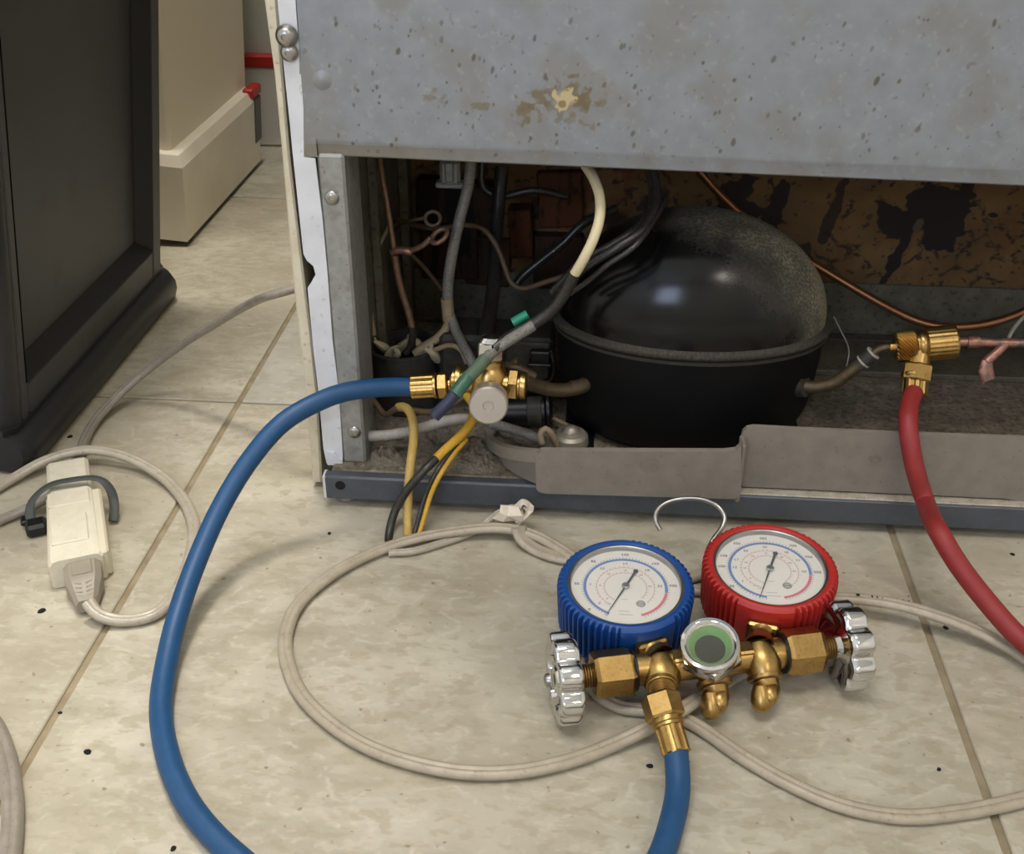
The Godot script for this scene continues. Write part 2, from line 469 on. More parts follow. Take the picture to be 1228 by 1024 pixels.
	M.teal = mat(C(30, 128, 100), 0.4)
	M.navy = mat(C(44, 48, 72), 0.45)
	M.terminal = tri_mat(tex(paint(h, dirt, C(168, 158, 134), C(196, 186, 160), [[dirt2, 0.6, 0.9, C(108, 94, 70), 0.7]])), 0.04, 0.4)
	M.tape = mat(C(220, 210, 190), 0.5)
	M.lint = tri_mat(tex(paint(h, dirt2, C(78, 71, 60), C(152, 143, 126), [])), 0.06, 1.0)
	bumpy(M.lint, dirt2, h, 5.0, 1.0)
	M.glass = mat(Color(0.9, 0.95, 0.97, 0.1), 0.02)
	M.glass.transparency = BaseMaterial3D.TRANSPARENCY_ALPHA
	M.green_ring = mat(C(126, 162, 110), 0.3)
	M.dark_glass = mat(C(62, 62, 54), 0.12)
	M.needle = mat(C(44, 42, 38), 0.4)
	M.label = mat(C(21, 21, 22), 0.5)

# ---------------------------------------------------------------- the room
const TX := -0.265
const TZ := -0.031
const TS := 0.462
func room() -> void:
	var x0 := -1.651; var x1 := 2.045; var z0 := -0.70; var z1 := 3.203; var top := 2.5
	var f := struct("floor", slabbox(Vector3(x0, -0.06, z0), Vector3(x1, -0.0016, z1)), M.grout)
	var meshes := {}
	var rng := RandomNumberGenerator.new(); rng.seed = 5
	for i in range(-3, 5):
		for j in range(-2, 7):
			var a := Vector3(TX + TS * i + 0.0021, -0.004, maxf(TZ + TS * j + 0.0014, z0))
			var b := Vector3(TX + TS * (i + 1) - 0.0021, 0.0, TZ + TS * (j + 1) - 0.0014)
			if b.z - a.z < 0.05: continue
			var sz := b - a
			var key := "%d" % int(sz.z * 1000)
			if not meshes.has(key): meshes[key] = MB.new().box(sz, Transform3D.IDENTITY, 0.0007).build(20.0)
			var t := MeshInstance3D.new()
			t.mesh = meshes[key]
			t.name = "floor_tile"
			t.material_override = M["tile%d" % rng.randi_range(0, 2)]
			f.add_child(t, true)
			t.position = (a + b) / 2
	struct("ceiling", slabbox(Vector3(x0 - 0.1, top, z0 - 0.1), Vector3(x1 + 0.1, top + 0.1, z1 + 0.1)), M.ceiling)
	struct("wall_back", slabbox(Vector3(x0 - 0.1, -0.06, z0 - 0.1), Vector3(x1 + 0.1, top, z0)), M.farwall)
	struct("wall_right", slabbox(Vector3(x1, -0.06, z0), Vector3(x1 + 0.1, top, z1)), M.wall)
	struct("wall_left", slabbox(Vector3(x0 - 0.1, -0.06, z0), Vector3(x0, top, z1)), M.wall)
	# wall behind the viewer, with a window
	var wx0 := -1.23; var wx1 := -0.37; var wy0 := 1.1; var wy1 := 2.1
	var w := MB.new()
	for q in [[x0, wx0, -0.06, top], [wx1, x1, -0.06, top], [wx0, wx1, -0.06, wy0], [wx0, wx1, wy1, top]]:
		w.box(Vector3(q[1] - q[0], q[3] - q[2], 0.12), Transform3D(Basis.IDENTITY, Vector3((q[0] + q[1]) / 2, (q[2] + q[3]) / 2, z1 + 0.06)))
	struct("wall_front", w, M.wall)
	var fr := MB.new()
	for q in [[wx0, wx0 + 0.05, wy0, wy1], [wx1 - 0.05, wx1, wy0, wy1], [wx0 + 0.05, wx1 - 0.05, wy0, wy0 + 0.05], [wx0 + 0.05, wx1 - 0.05, wy1 - 0.05, wy1], [-0.8, -0.76, wy0 + 0.05, wy1 - 0.05]]:
		fr.box(Vector3(q[1] - q[0], q[3] - q[2], 0.05), Transform3D(Basis.IDENTITY, Vector3((q[0] + q[1]) / 2, (q[2] + q[3]) / 2, z1 + 0.04)), 0.004)
	var win := struct("window_1", fr, M.cream)
	struct("pane", slabbox(Vector3(wx0 + 0.05, wy0 + 0.05, z1 + 0.03), Vector3(-0.8, wy1 - 0.05, z1 + 0.034)), M.glass, win)
	struct("pane", slabbox(Vector3(-0.76, wy0 + 0.05, z1 + 0.03), Vector3(wx1 - 0.05, wy1 - 0.05, z1 + 0.034)), M.glass, win)
	# red band and skirting along the far wall
	struct("baseboard_back", slabbox(Vector3(x0, 0.0, z0), Vector3(x1, 0.098, z0 + 0.014), 0.003), M.farbase)
	struct("trim_1", slabbox(Vector3(x0, 0.098, z0), Vector3(x1, 0.113, z0 + 0.016), 0.002), M.redtrim)
	# two ceiling lights
	var glow := mat(C(255, 236, 206), 0.5)
	glow.emission_enabled = true; glow.emission = C(255, 226, 186); glow.emission_energy_multiplier = 1.5
	var lamp := thing("ceiling_light", "round white ceiling light over the right part of the room", "ceiling light", Vector3(1.2, 2.45, 2.3))
	obj("base", MB.new().cyl(0.2, 0.02, T(Vector3(1.2, 2.48, 2.3)), 32), M.ceiling, lamp)
	obj("shade", MB.new().lathe([Vector2(0, 2.45), Vector2(0.16, 2.452), Vector2(0.19, 2.465), Vector2(0.19, 2.48), Vector2(0, 2.48)], 32, T(Vector3(1.2, 0, 2.3))), glow, lamp)
	var lamp3 := thing("ceiling_light", "round white ceiling light above the gap beside the fridge", "ceiling light", Vector3(-0.30, 2.45, -0.32))
	obj("base", MB.new().cyl(0.2, 0.02, T(Vector3(-0.30, 2.48, -0.32)), 32), M.ceiling, lamp3)
	obj("shade", MB.new().lathe([Vector2(0, 2.45), Vector2(0.16, 2.452), Vector2(0.19, 2.465), Vector2(0.19, 2.48), Vector2(0, 2.48)], 32, T(Vector3(-0.30, 0, -0.32))), glow, lamp3)
	var lamp2 := thing("ceiling_light", "long white ceiling light above the fridge and gauges", "ceiling light", Vector3(-0.25, 2.45, 0.8))
	obj("base", slabbox(Vector3(-0.9, 2.48, 0.45), Vector3(0.4, 2.5, 1.15), 0.004), M.ceiling, lamp2)
	obj("shade", slabbox(Vector3(-0.86, 2.45, 0.5), Vector3(0.36, 2.48, 1.1), 0.01), glow, lamp2)

# ---------------------------------------------------------------- wing wall and black cabinet at the left
func side_things() -> void:
	# the cream wall end, a little out of plumb, with its tall skirting
	var lean := Transform3D(Basis(Vector3.BACK, deg_to_rad(-4.6)), Vector3(-0.413, 0, 0))
	var w := MB.new().box(Vector3(1.2, 2.47, 0.262), lean * Transform3D(Basis.IDENTITY, Vector3(-0.611, 1.24, -0.487)), 0.003)
	struct("wall_wing", w, M.cream)
	var b := MB.new()
	var rows := [[0.006, 0.0], [0.082, 0.0], [0.0835, -0.0008], [0.091, -0.0042], [0.0925, -0.0052], [0.0925, -0.03]]
	# skirting with a sloped top, wrapped round the corner
	for k in rows.size() - 1:
		var a: Array = rows[k]; var c: Array = rows[k + 1]
		var P := func(h, off, i): return lean * [Vector3(-1.2, h, -0.345 + off + 0.0055), Vector3(off + 0.0055, h, -0.345 + off + 0.0055), Vector3(off + 0.0055, h, -0.612)][i]
		for i in 2: b.quad(P.call(a[0], a[1], i), P.call(a[0], a[1], i + 1), P.call(c[0], c[1], i + 1), P.call(c[0], c[1], i))
	b.quad(lean * Vector3(0.0055, 0.006, -0.612), lean * Vector3(-0.02, 0.006, -0.612), lean * Vector3(-0.02, 0.0925, -0.612), lean * Vector3(0.0055, 0.082, -0.612))
	struct("baseboard_left", b, M.cream_gloss, self, 25.0)
	var e := MB.new().box(Vector3(0.012, 0.054, 0.026), lean * Transform3D(Basis.IDENTITY, Vector3(0.0008, 0.058, -0.604)), 0.002)  # solid block standing in for a reflection in the glossy skirting
	var t2 := struct("mirrored_trim_2", e, M.grey_reflection)
	struct("cap", MB.new().box(Vector3(0.013, 0.012, 0.034), lean * Transform3D(Basis.IDENTITY, Vector3(0.0003, 0.0912, -0.602)), 0.002), M.redtrim, t2)  # far wall's red band as reflected there, built as a solid piece

	# black cabinet, leaning a little to the right
	var z0 := -0.208; var z1 := 0.070; var hh := 0.62
	var at := Vector3(-0.395, 0, (z0 + z1) / 2)
	var c := thing("cabinet", "black wooden cabinet with a recessed side panel at the left edge", "cabinet", at)
	var L := Transform3D(Basis(Vector3.BACK, deg_to_rad(-8.6)), Vector3(-0.384, 0.0, 0))
	var bx := func(lo: Vector3, hi: Vector3, bev := 0.002): return MB.new().box(hi - lo, L * Transform3D(Basis.IDENTITY, (lo + hi) / 2), bev)
	obj("body", bx.call(Vector3(-0.42, 0.03, z0 + 0.006), Vector3(-0.016, hh, z1 - 0.004)), M.black_wood, c)
	# frame of the side: stiles and rails stand proud of the panel
	obj("stile", bx.call(Vector3(-0.016, 0.030, z0), Vector3(-0.004, hh, z0 + 0.020)), M.black_wood, c)
	obj("stile", bx.call(Vector3(-0.016, 0.030, z1 - 0.016), Vector3(-0.004, hh, z1 - 0.006)), M.black_wood, c)
	obj("rail", bx.call(Vector3(-0.016, 0.030, z0 + 0.020), Vector3(-0.004, 0.057, z1 - 0.016)), M.black_wood, c)
	obj("rail", bx.call(Vector3(-0.016, hh - 0.05, z0 + 0.020), Vector3(-0.004, hh, z1 - 0.016)), M.black_wood, c)
	# sloped bead round the panel
	var bead := MB.new()
	var y0 := 0.057; var y1 := hh - 0.05; var a0 := z0 + 0.020; var a1 := z1 - 0.016
	var o := [Vector3(-0.004, y0, a1), Vector3(-0.004, y0, a0), Vector3(-0.004, y1, a0), Vector3(-0.004, y1, a1)]
	var inn := [Vector3(-0.0155, y0 + 0.010, a1 - 0.006), Vector3(-0.0155, y0 + 0.010, a0 + 0.011), Vector3(-0.0155, y1 - 0.010, a0 + 0.011), Vector3(-0.0155, y1 - 0.010, a1 - 0.006)]
	for i in 4: bead.quad(L * o[i], L * o[(i + 1) % 4], L * inn[(i + 1) % 4], L * inn[i])
	obj("bead", bead, M.bead_shade, c, 10.0)
	obj("corner_post", MB.new().tube(PackedVector3Array([L * Vector3(-0.016, 0.03, z1 - 0.003), L * Vector3(-0.016, hh, z1 - 0.003)]), 0.012, 16), M.black_edge, c)
	# rounded base moulding
	var mo := MB.new()
	var pr := [Vector2(-0.03, 0.001), Vector2(0.004, 0.001), Vector2(0.0075, 0.004), Vector2(0.009, 0.014), Vector2(0.0075, 0.021), Vector2(0.004, 0.0255), Vector2(-0.001, 0.028), Vector2(-0.004, 0.0285), Vector2(-0.004, 0.033), Vector2(-0.03, 0.033)]
	var ends := [z1 + 0.012, z1 + 0.004, z0 - 0.004, z0 - 0.012]
	for k in 3:
		for i in pr.size() - 1:
			var s0 := 0.0 if k > 0 else -0.006
			var s1 := 0.0 if k < 2 else -0.006
			mo.quad(L * Vector3(pr[i].x + s0, pr[i].y, ends[k]), L * Vector3(pr[i].x + s1, pr[i].y, ends[k + 1]), L * Vector3(pr[i + 1].x + s1, pr[i + 1].y, ends[k + 1]), L * Vector3(pr[i + 1].x + s0, pr[i + 1].y, ends[k]))
	for k in [0, 3]:
		for i in range(1, pr.size() - 1):
			var q := [L * Vector3(pr[0].x, pr[0].y, ends[k]), L * Vector3(pr[i].x - 0.006, pr[i].y, ends[k]), L * Vector3(pr[i + 1].x - 0.006, pr[i + 1].y, ends[k])]
			if k == 3: q.reverse()
			mo.tri(q[0], q[1], q[2])
	mo.box(Vector3(0.38, 0.030, z1 - z0 + 0.02), L * Transform3D(Basis.IDENTITY, Vector3(-0.225, 0.017, (z0 + z1) / 2)), 0.006)
	obj("base_moulding", mo, M.black_edge, c, 45.0)

# ---------------------------------------------------------------- the fridge shell
const ZP := 0.085
func xy(px: Array, z: float) -> PackedVector2Array:
	var o := PackedVector2Array()
	for q in px:
		var p := bk(q[0], q[1], z)
		o.append(Vector2(p.x, p.y))
	return o
func planar_uv(mb: MB, lo: Vector2, hi: Vector2, axis_y := true) -> void:
	for i in mb.v.size():
		var q := mb.v[i]
		mb.uv[i] = Vector2((q.x - lo.x) / (hi.x - lo.x), ((hi.y - q.y) if axis_y else (q.z - lo.y)) / (hi.y - lo.y))
func screw_at(parent: Node3D, called: String, p: Vector3, r: float, m: Material, dome := 0.5, socket := true) -> void:
	var x := along(p, Vector3.BACK)
	var mb := MB.new().lathe([Vector2(0, 0), Vector2(r * 1.0, 0), Vector2(r, r * 0.12), Vector2(r * 0.82, r * dome * 0.72), Vector2(r * 0.5, r * dome * 0.95), Vector2(r * 0.3, r * dome), Vector2(r * 0.26, r * dome * 0.8) if socket else Vector2(r * 0.15, r * dome), Vector2(0, r * dome * (0.78 if socket else 1.0))], 18, x)
	obj(called, mb, m, parent, 50.0)

func fridge() -> void:
	var f := thing("refrigerator", "old refrigerator turned round, galvanised rear panel above its open motor compartment", "refrigerator", Vector3(0.12, 0, -0.2))
	var nzp := nz(90, 0.05)
	# galvanised panel: specks, drips and the flaked patch are on the sheet itself
	var ps := Vector2i(1024, 512)
	var p0 := Vector2(-0.17, 0.215); var p1 := Vector2(0.29, 0.445)
	var im := paint(ps, noise_bytes(ps, 71, 0.03, 3, FastNoiseLite.TYPE_CELLULAR), C(134, 138, 144), C(149, 153, 160), [
		[noise_bytes(ps, 72, 0.007, 4), 0.5, 0.8, C(132, 131, 126), 0.6],
		[noise_bytes(ps, 73, 0.06, 3), 0.66, 0.9, C(160, 162, 163), 0.5],
		[noise_bytes(ps, 74, 0.045, 3, FastNoiseLite.TYPE_SIMPLEX_SMOOTH, FastNoiseLite.FRACTAL_FBM, Vector2(1, 1)), 0.80, 0.9, C(116, 108, 96), 0.5]])
	var at := func(x: float, y: float) -> Vector2:
		var q := bk(x, y, ZP)
		return Vector2((q.x - p0.x) / (p1.x - p0.x) * ps.x, (p1.y - q.y) / (p1.y - p0.y) * ps.y)
	var rng := RandomNumberGenerator.new(); rng.seed = 12
	for k in 190:
		var q: Vector2 = at.call(rng.randf_range(380, 1220), rng.randf_range(20, 195))
		if k < 60: q = at.call(rng.randf_range(420, 760), rng.randf_range(30, 190))
		var r := rng.randf_range(0.9, 2.5)
		blob(im, q, Vector2(r, r * rng.randf_range(1.0, 2.2)), C(88, 80, 68), rng.randf_range(0.3, 0.75), nzp, 0.4, 0.5, rng.randf_range(0.0, 0.5))
	for q in [[675, 122, 60, 34, 0.5], [650, 118, 26, 14, 0.6], [628, 132, 16, 22, 0.7], [690, 112, 24, 26, 0.55], [575, 128, 12, 12, 0.55], [702, 118, 14, 14, 0.7], [520, 118, 16, 16, 0.4]]:
		blob(im, at.call(q[0], q[1]), Vector2(q[2], q[3]) * 0.62, C(116, 102, 78), q[4], nzp, 0.9, 0.5)
	blob(im, at.call(675, 120), Vector2(13, 13), C(198, 182, 142), 0.95, nzp, 0.45, 0.2)
	blob(im, at.call(673, 124), Vector2(6, 5), C(140, 118, 84), 0.9, nzp, 0.5, 0.3)
	var bands := nz(99, 0.02)
	for x in ps.x:   # hem at the bottom, browner towards the left
		var y0: int = int(at.call(378 + (x - 0.0) * 0.83, 172 + x * 0.0325).y + 1.5)
		for y in range(maxi(0, y0), ps.y):
			var w := 0.5 * (1.0 - smoothstep(40, 420, x)) + 0.02
			im.set_pixel(x, y, im.get_pixel(x, y).lerp(C(126, 114, 94), clampf(w + bands.get_noise_2d(x, y) * 0.22, 0.0, 0.7)))
	var pm := mat(Color.WHITE, 0.46, 0.3)
	pm.albedo_texture = tex(im)
	var mb := MB.new()
	var slope := func(x: float) -> float: return -0.0155 * (x + 0.144)
	var xs := [-0.1655, -0.158, -0.12, -0.06, 0.0, 0.06, 0.12, 0.18, 0.24, 0.30, 0.36, 0.414]
	var ys := [0.2385, 0.26, 0.30, 0.36, 0.5, 0.8, 1.1, 1.5]
	var wavy := nz(7, 6.0)
	var P := func(i: int, j: int) -> Vector3:
		var x: float = xs[i]
		var y: float = ys[j] + (slope.call(x) if ys[j] < 0.4 else 0.0)
		if i == 0: x += (0.004 * smoothstep(0.24, 0.32, y))
		return Vector3(x, y, ZP + wavy.get_noise_2d(x, y) * 0.0012)
	for i in xs.size() - 1:
		for j in ys.size() - 1: mb.quad(P.call(i, j), P.call(i + 1, j), P.call(i + 1, j + 1), P.call(i, j + 1))
		# hem: folded in at the bottom
		if i > 0:
			var rows := [[0.0, 0.0], [-0.0025, -0.0012], [-0.0095, -0.0022], [-0.0105, -0.0035], [-0.0105, -0.022]]
			for k in rows.size() - 1:
				var a: Vector3 = P.call(i, 0); var b: Vector3 = P.call(i + 1, 0)
				var u := Vector3(0, rows[k][0], rows[k][1]); var w := Vector3(0, rows[k + 1][0], rows[k + 1][1])
				mb.quad(a + w, b + w, b + u, a + u)
		else:
			var a: Vector3 = P.call(0, 0); var b: Vector3 = P.call(1, 0)
			mb.quad(a + Vector3(0, -0.0105, 0), b + Vector3(0, -0.0105, 0), b, a)
	# left edge and back of the sheet
	for j in ys.size() - 1:
		var a: Vector3 = P.call(0, j); var b: Vector3 = P.call(0, j + 1)
		mb.quad(a + Vector3(0, 0, -0.0016), a, b, b + Vector3(0, 0, -0.0016))
	planar_uv(mb, p0, p1)
	obj("rear_panel", mb, pm, f, 30.0)
	obj("dent", MB.new().lathe([Vector2(0, 0), Vector2(0.0062, 0.0), Vector2(0.005, 0.0006), Vector2(0.003, 0.0016), Vector2(0.0008, 0.002), Vector2(0, 0.002)], 16, along(bk(386, 96, ZP) - Vector3(0, 0, 0.0006), Vector3.BACK)), M.panel_grey, f, 60.0)
	obj("body", slabbox(Vector3(-0.168, 0.232, -0.5), Vector3(0.412, 1.5, 0.0828), 0.003), M.zinc, f)
	obj("door", slabbox(Vector3(-0.176, 0.05, -0.56), Vector3(0.42, 1.5, -0.502), 0.01), M.white_paint, f)
	# side skins
	var strip := xy([[319, 0], [329, 90], [338, 185], [352, 345], [361, 425], [367, 480], [376, 590], [387, 590], [381, 480], [373, 400], [364, 330], [347, 185], [339, 90], [332, 0]], 0.080)
	strip[0] = Vector2(-0.1815, 1.5); strip[13] = Vector2(-0.1735, 1.5)
	strip.insert(1, Vector2(-0.1815, 0.33)); strip.insert(14, Vector2(-0.1735, 0.33))
	for i in strip.size(): if strip[i].y < 0.004: strip[i].y = 0.004
	obj("side_panel", MB.new().slab(strip, 0.58, Transform3D(Basis.IDENTITY, Vector3(0, 0, -0.5)), 0.0012), M.cream_strip, f, 30.0)
	obj("side_panel", slabbox(Vector3(0.413, 0.02, -0.5), Vector3(0.42, 1.5, 0.084), 0.001), M.cream_strip, f)
	var fl_px := [[333, 0], [338, 56], [348, 150], [351, 182], [364, 304], [368, 312], [376, 319], [378.5, 329], [373, 339], [369, 345], [376, 419], [382, 470], [388, 538], [392, 556], [411, 557.5], [411, 545], [406.5, 470], [399, 410], [393, 330], [386.8, 262], [378, 190], [364.7, 188], [364, 129], [354.4, 0]]
	var fp := xy(fl_px, ZP - 0.0005)
	fp.insert(0, Vector2(-0.1735, 1.5)); fp.append(Vector2(-0.160, 1.5))
	obj("side_flange", MB.new().slab(fp, 0.0014, Transform3D(Basis.IDENTITY, Vector3(0, 0, ZP - 0.0015)), 0.0004), M.white_paint, f, 30.0)
	var tab := xy([[391, 541], [401, 542], [406, 549], [411, 551], [411, 558], [393, 557]], ZP + 0.0006)
	obj("flange_tab", MB.new().slab(tab, 0.0012, Transform3D(Basis.IDENTITY, Vector3(0, 0, ZP)), 0.0003), M.white_paint, f, 30.0)
	var post := MB.new().box(Vector3(0.0155, 0.206, 0.018), Transform3D(Basis.IDENTITY, Vector3(-0.1508, 0.1268, ZP - 0.0098)), 0.0015)
	post.box(Vector3(0.002, 0.206, 0.03), Transform3D(Basis.IDENTITY, Vector3(-0.1440, 0.1268, ZP - 0.024)), 0.0005)
	obj("corner_post", post, M.zinc, f, 30.0)
	obj("corner_post", slabbox(Vector3(0.396, 0.0245, ZP - 0.02), Vector3(0.412, 0.225, ZP - 0.001), 0.0015), M.zinc, f, 30.0)
	screw_at(f, "screw", bk(344, 43, ZP + 0.001), 0.0062, M.steel, 0.8)
	screw_at(f, "screw", bk(347, 63, ZP + 0.001), 0.0050, M.steel, 0.7)
	screw_at(f, "screw", bk(398, 237, ZP - 0.001), 0.0044, M.steel, 0.5)
	screw_at(f, "screw", bk(425, 518, ZP - 0.001), 0.0044, M.steel, 0.5)
	# base
	obj("base_plate", slabbox(Vector3(-0.164, 0.020, -0.16), Vector3(0.412, 0.0242, 0.0935), 0.0008), M.plate, f)
	var rail := MB.new().box(Vector3(0.584, 0.0176, 0.008), Transform3D(Basis.IDENTITY, Vector3(0.124, 0.0154, 0.098)), 0.0012)
	obj("base_rail", rail, M.rail, f, 30.0)
	obj("rail_end", slabbox(Vector3(-0.1684, 0.0072, 0.0935), Vector3(-0.1664, 0.024, 0.1022), 0.0004), M.white_paint, f)
	obj("rail_lip", slabbox(Vector3(0.0965, 0.0242, 0.0935), Vector3(0.412, 0.0254, 0.1015), 0.0005), M.lip, f)
	var hp := bk(408, 582, 0.102)
	obj("hole", MB.new().cyl(0.0033, 0.0003, along(hp, Vector3.BACK), 20), M.hole, f)
	for q in [[-0.156, 0.088], [0.40, 0.088], [-0.156, -0.45], [0.40, -0.45]]:
		obj("foot", MB.new().cyl(0.009, 0.0195, T(Vector3(q[0], 0.0005, q[1])), 20), M.steel, f)
	# inside the compartment
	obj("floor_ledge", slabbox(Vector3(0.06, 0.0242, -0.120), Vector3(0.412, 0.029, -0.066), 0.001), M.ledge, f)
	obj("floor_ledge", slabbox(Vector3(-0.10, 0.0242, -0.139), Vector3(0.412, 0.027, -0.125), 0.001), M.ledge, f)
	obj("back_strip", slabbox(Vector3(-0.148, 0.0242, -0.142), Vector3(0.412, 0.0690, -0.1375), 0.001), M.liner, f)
	# foam on the back: amber, cracked, with torn dark patches
	var bs := Vector2i(1024, 384)
	var b0 := Vector2(-0.15, 0.06); var b1 := Vector2(0.412, 0.24)
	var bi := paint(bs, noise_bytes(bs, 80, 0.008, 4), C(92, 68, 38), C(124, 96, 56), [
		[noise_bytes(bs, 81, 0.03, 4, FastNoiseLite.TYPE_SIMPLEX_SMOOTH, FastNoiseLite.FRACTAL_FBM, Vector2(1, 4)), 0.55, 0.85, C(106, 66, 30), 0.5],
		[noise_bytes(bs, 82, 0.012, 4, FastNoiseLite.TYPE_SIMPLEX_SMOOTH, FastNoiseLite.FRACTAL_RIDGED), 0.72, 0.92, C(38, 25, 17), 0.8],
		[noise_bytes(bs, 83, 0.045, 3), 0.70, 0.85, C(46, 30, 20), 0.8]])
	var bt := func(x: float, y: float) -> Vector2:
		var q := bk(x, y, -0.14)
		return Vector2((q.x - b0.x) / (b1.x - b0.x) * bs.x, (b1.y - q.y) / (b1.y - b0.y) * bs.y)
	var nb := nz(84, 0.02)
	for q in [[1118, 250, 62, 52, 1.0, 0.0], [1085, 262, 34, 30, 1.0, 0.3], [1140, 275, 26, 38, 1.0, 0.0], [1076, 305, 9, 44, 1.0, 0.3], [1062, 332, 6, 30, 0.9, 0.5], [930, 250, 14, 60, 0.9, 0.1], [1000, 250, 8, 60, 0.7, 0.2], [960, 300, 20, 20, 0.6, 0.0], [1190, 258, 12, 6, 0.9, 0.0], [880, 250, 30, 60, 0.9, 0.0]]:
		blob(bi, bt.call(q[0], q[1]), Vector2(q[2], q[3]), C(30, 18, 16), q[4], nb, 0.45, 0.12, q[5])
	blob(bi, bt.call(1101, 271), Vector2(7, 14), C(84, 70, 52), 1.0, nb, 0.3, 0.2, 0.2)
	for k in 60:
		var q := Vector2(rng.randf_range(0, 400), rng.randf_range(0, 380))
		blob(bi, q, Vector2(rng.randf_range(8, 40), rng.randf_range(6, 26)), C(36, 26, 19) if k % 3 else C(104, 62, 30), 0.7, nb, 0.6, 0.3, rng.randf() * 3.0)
	var bm := mat(Color.WHITE, 0.75)
	bm.albedo_texture = tex(bi)
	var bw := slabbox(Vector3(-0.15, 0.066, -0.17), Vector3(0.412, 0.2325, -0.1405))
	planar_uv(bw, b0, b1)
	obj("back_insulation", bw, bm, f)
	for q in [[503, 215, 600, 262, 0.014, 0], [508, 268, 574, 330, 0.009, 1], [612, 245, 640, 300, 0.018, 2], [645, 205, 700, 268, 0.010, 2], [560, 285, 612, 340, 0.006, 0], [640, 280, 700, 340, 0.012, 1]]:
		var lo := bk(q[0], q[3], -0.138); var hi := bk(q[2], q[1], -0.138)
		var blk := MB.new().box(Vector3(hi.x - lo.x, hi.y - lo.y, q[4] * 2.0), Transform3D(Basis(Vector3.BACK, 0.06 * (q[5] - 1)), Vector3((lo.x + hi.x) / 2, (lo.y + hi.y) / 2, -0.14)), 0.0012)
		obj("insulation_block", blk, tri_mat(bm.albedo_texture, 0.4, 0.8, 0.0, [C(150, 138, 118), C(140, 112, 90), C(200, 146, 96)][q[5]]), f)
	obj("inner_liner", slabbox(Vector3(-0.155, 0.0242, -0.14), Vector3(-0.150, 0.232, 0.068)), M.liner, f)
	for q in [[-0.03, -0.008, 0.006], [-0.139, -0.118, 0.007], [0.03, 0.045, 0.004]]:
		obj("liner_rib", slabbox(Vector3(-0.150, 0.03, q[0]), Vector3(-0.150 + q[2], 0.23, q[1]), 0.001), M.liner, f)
	var cl := bk(540, 207, -0.05)
	var cm := MB.new().box(Vector3(0.014, 0.018, 0.008), T(cl), 0.002)
	cm.box(Vector3(0.020, 0.004, 0.010), T(cl + Vector3(0, -0.008, 0)), 0.001).box(Vector3(0.006, 0.014, 0.004), T(cl + Vector3(0, 0.002, 0.005)), 0.001)
	cm.box(Vector3(0.004, 0.05, 0.004), T(cl + Vector3(0, 0.03, -0.002)))
	obj("clip", cm, M.zinc, f, 30.0)

# ---------------------------------------------------------------- what sits in the compartment
func ribbon(mb: MB, top: PackedVector3Array, bot: PackedVector3Array, th: float) -> void:
	var n := top.size()
	var nor := PackedVector3Array()
	for i in n:
		var t := top[mini(i + 1, n - 1)] - top[maxi(i - 1, 0)]
		t.y = 0.0
		nor.append(t.normalized().cross(Vector3.UP) * -th if false else Vector3.UP.cross(t.normalized()) * th)
	for i in n - 1:
		var j := i + 1
		mb.quad(bot[i], bot[j], top[j], top[i])
		mb.quad(bot[j] + nor[j], bot[i] + nor[i], top[i] + nor[i], top[j] + nor[j])
		mb.quad(top[i], top[j], top[j] + nor[j], top[i] + nor[i])
		mb.quad(bot[j], bot[i], bot[i] + nor[i], bot[j] + nor[j])
	mb.quad(bot[0], top[0], top[0] + nor[0], bot[0] + nor[0])
	mb.quad(top[n - 1], bot[n - 1], bot[n - 1] + nor[n - 1], top[n - 1] + nor[n - 1])

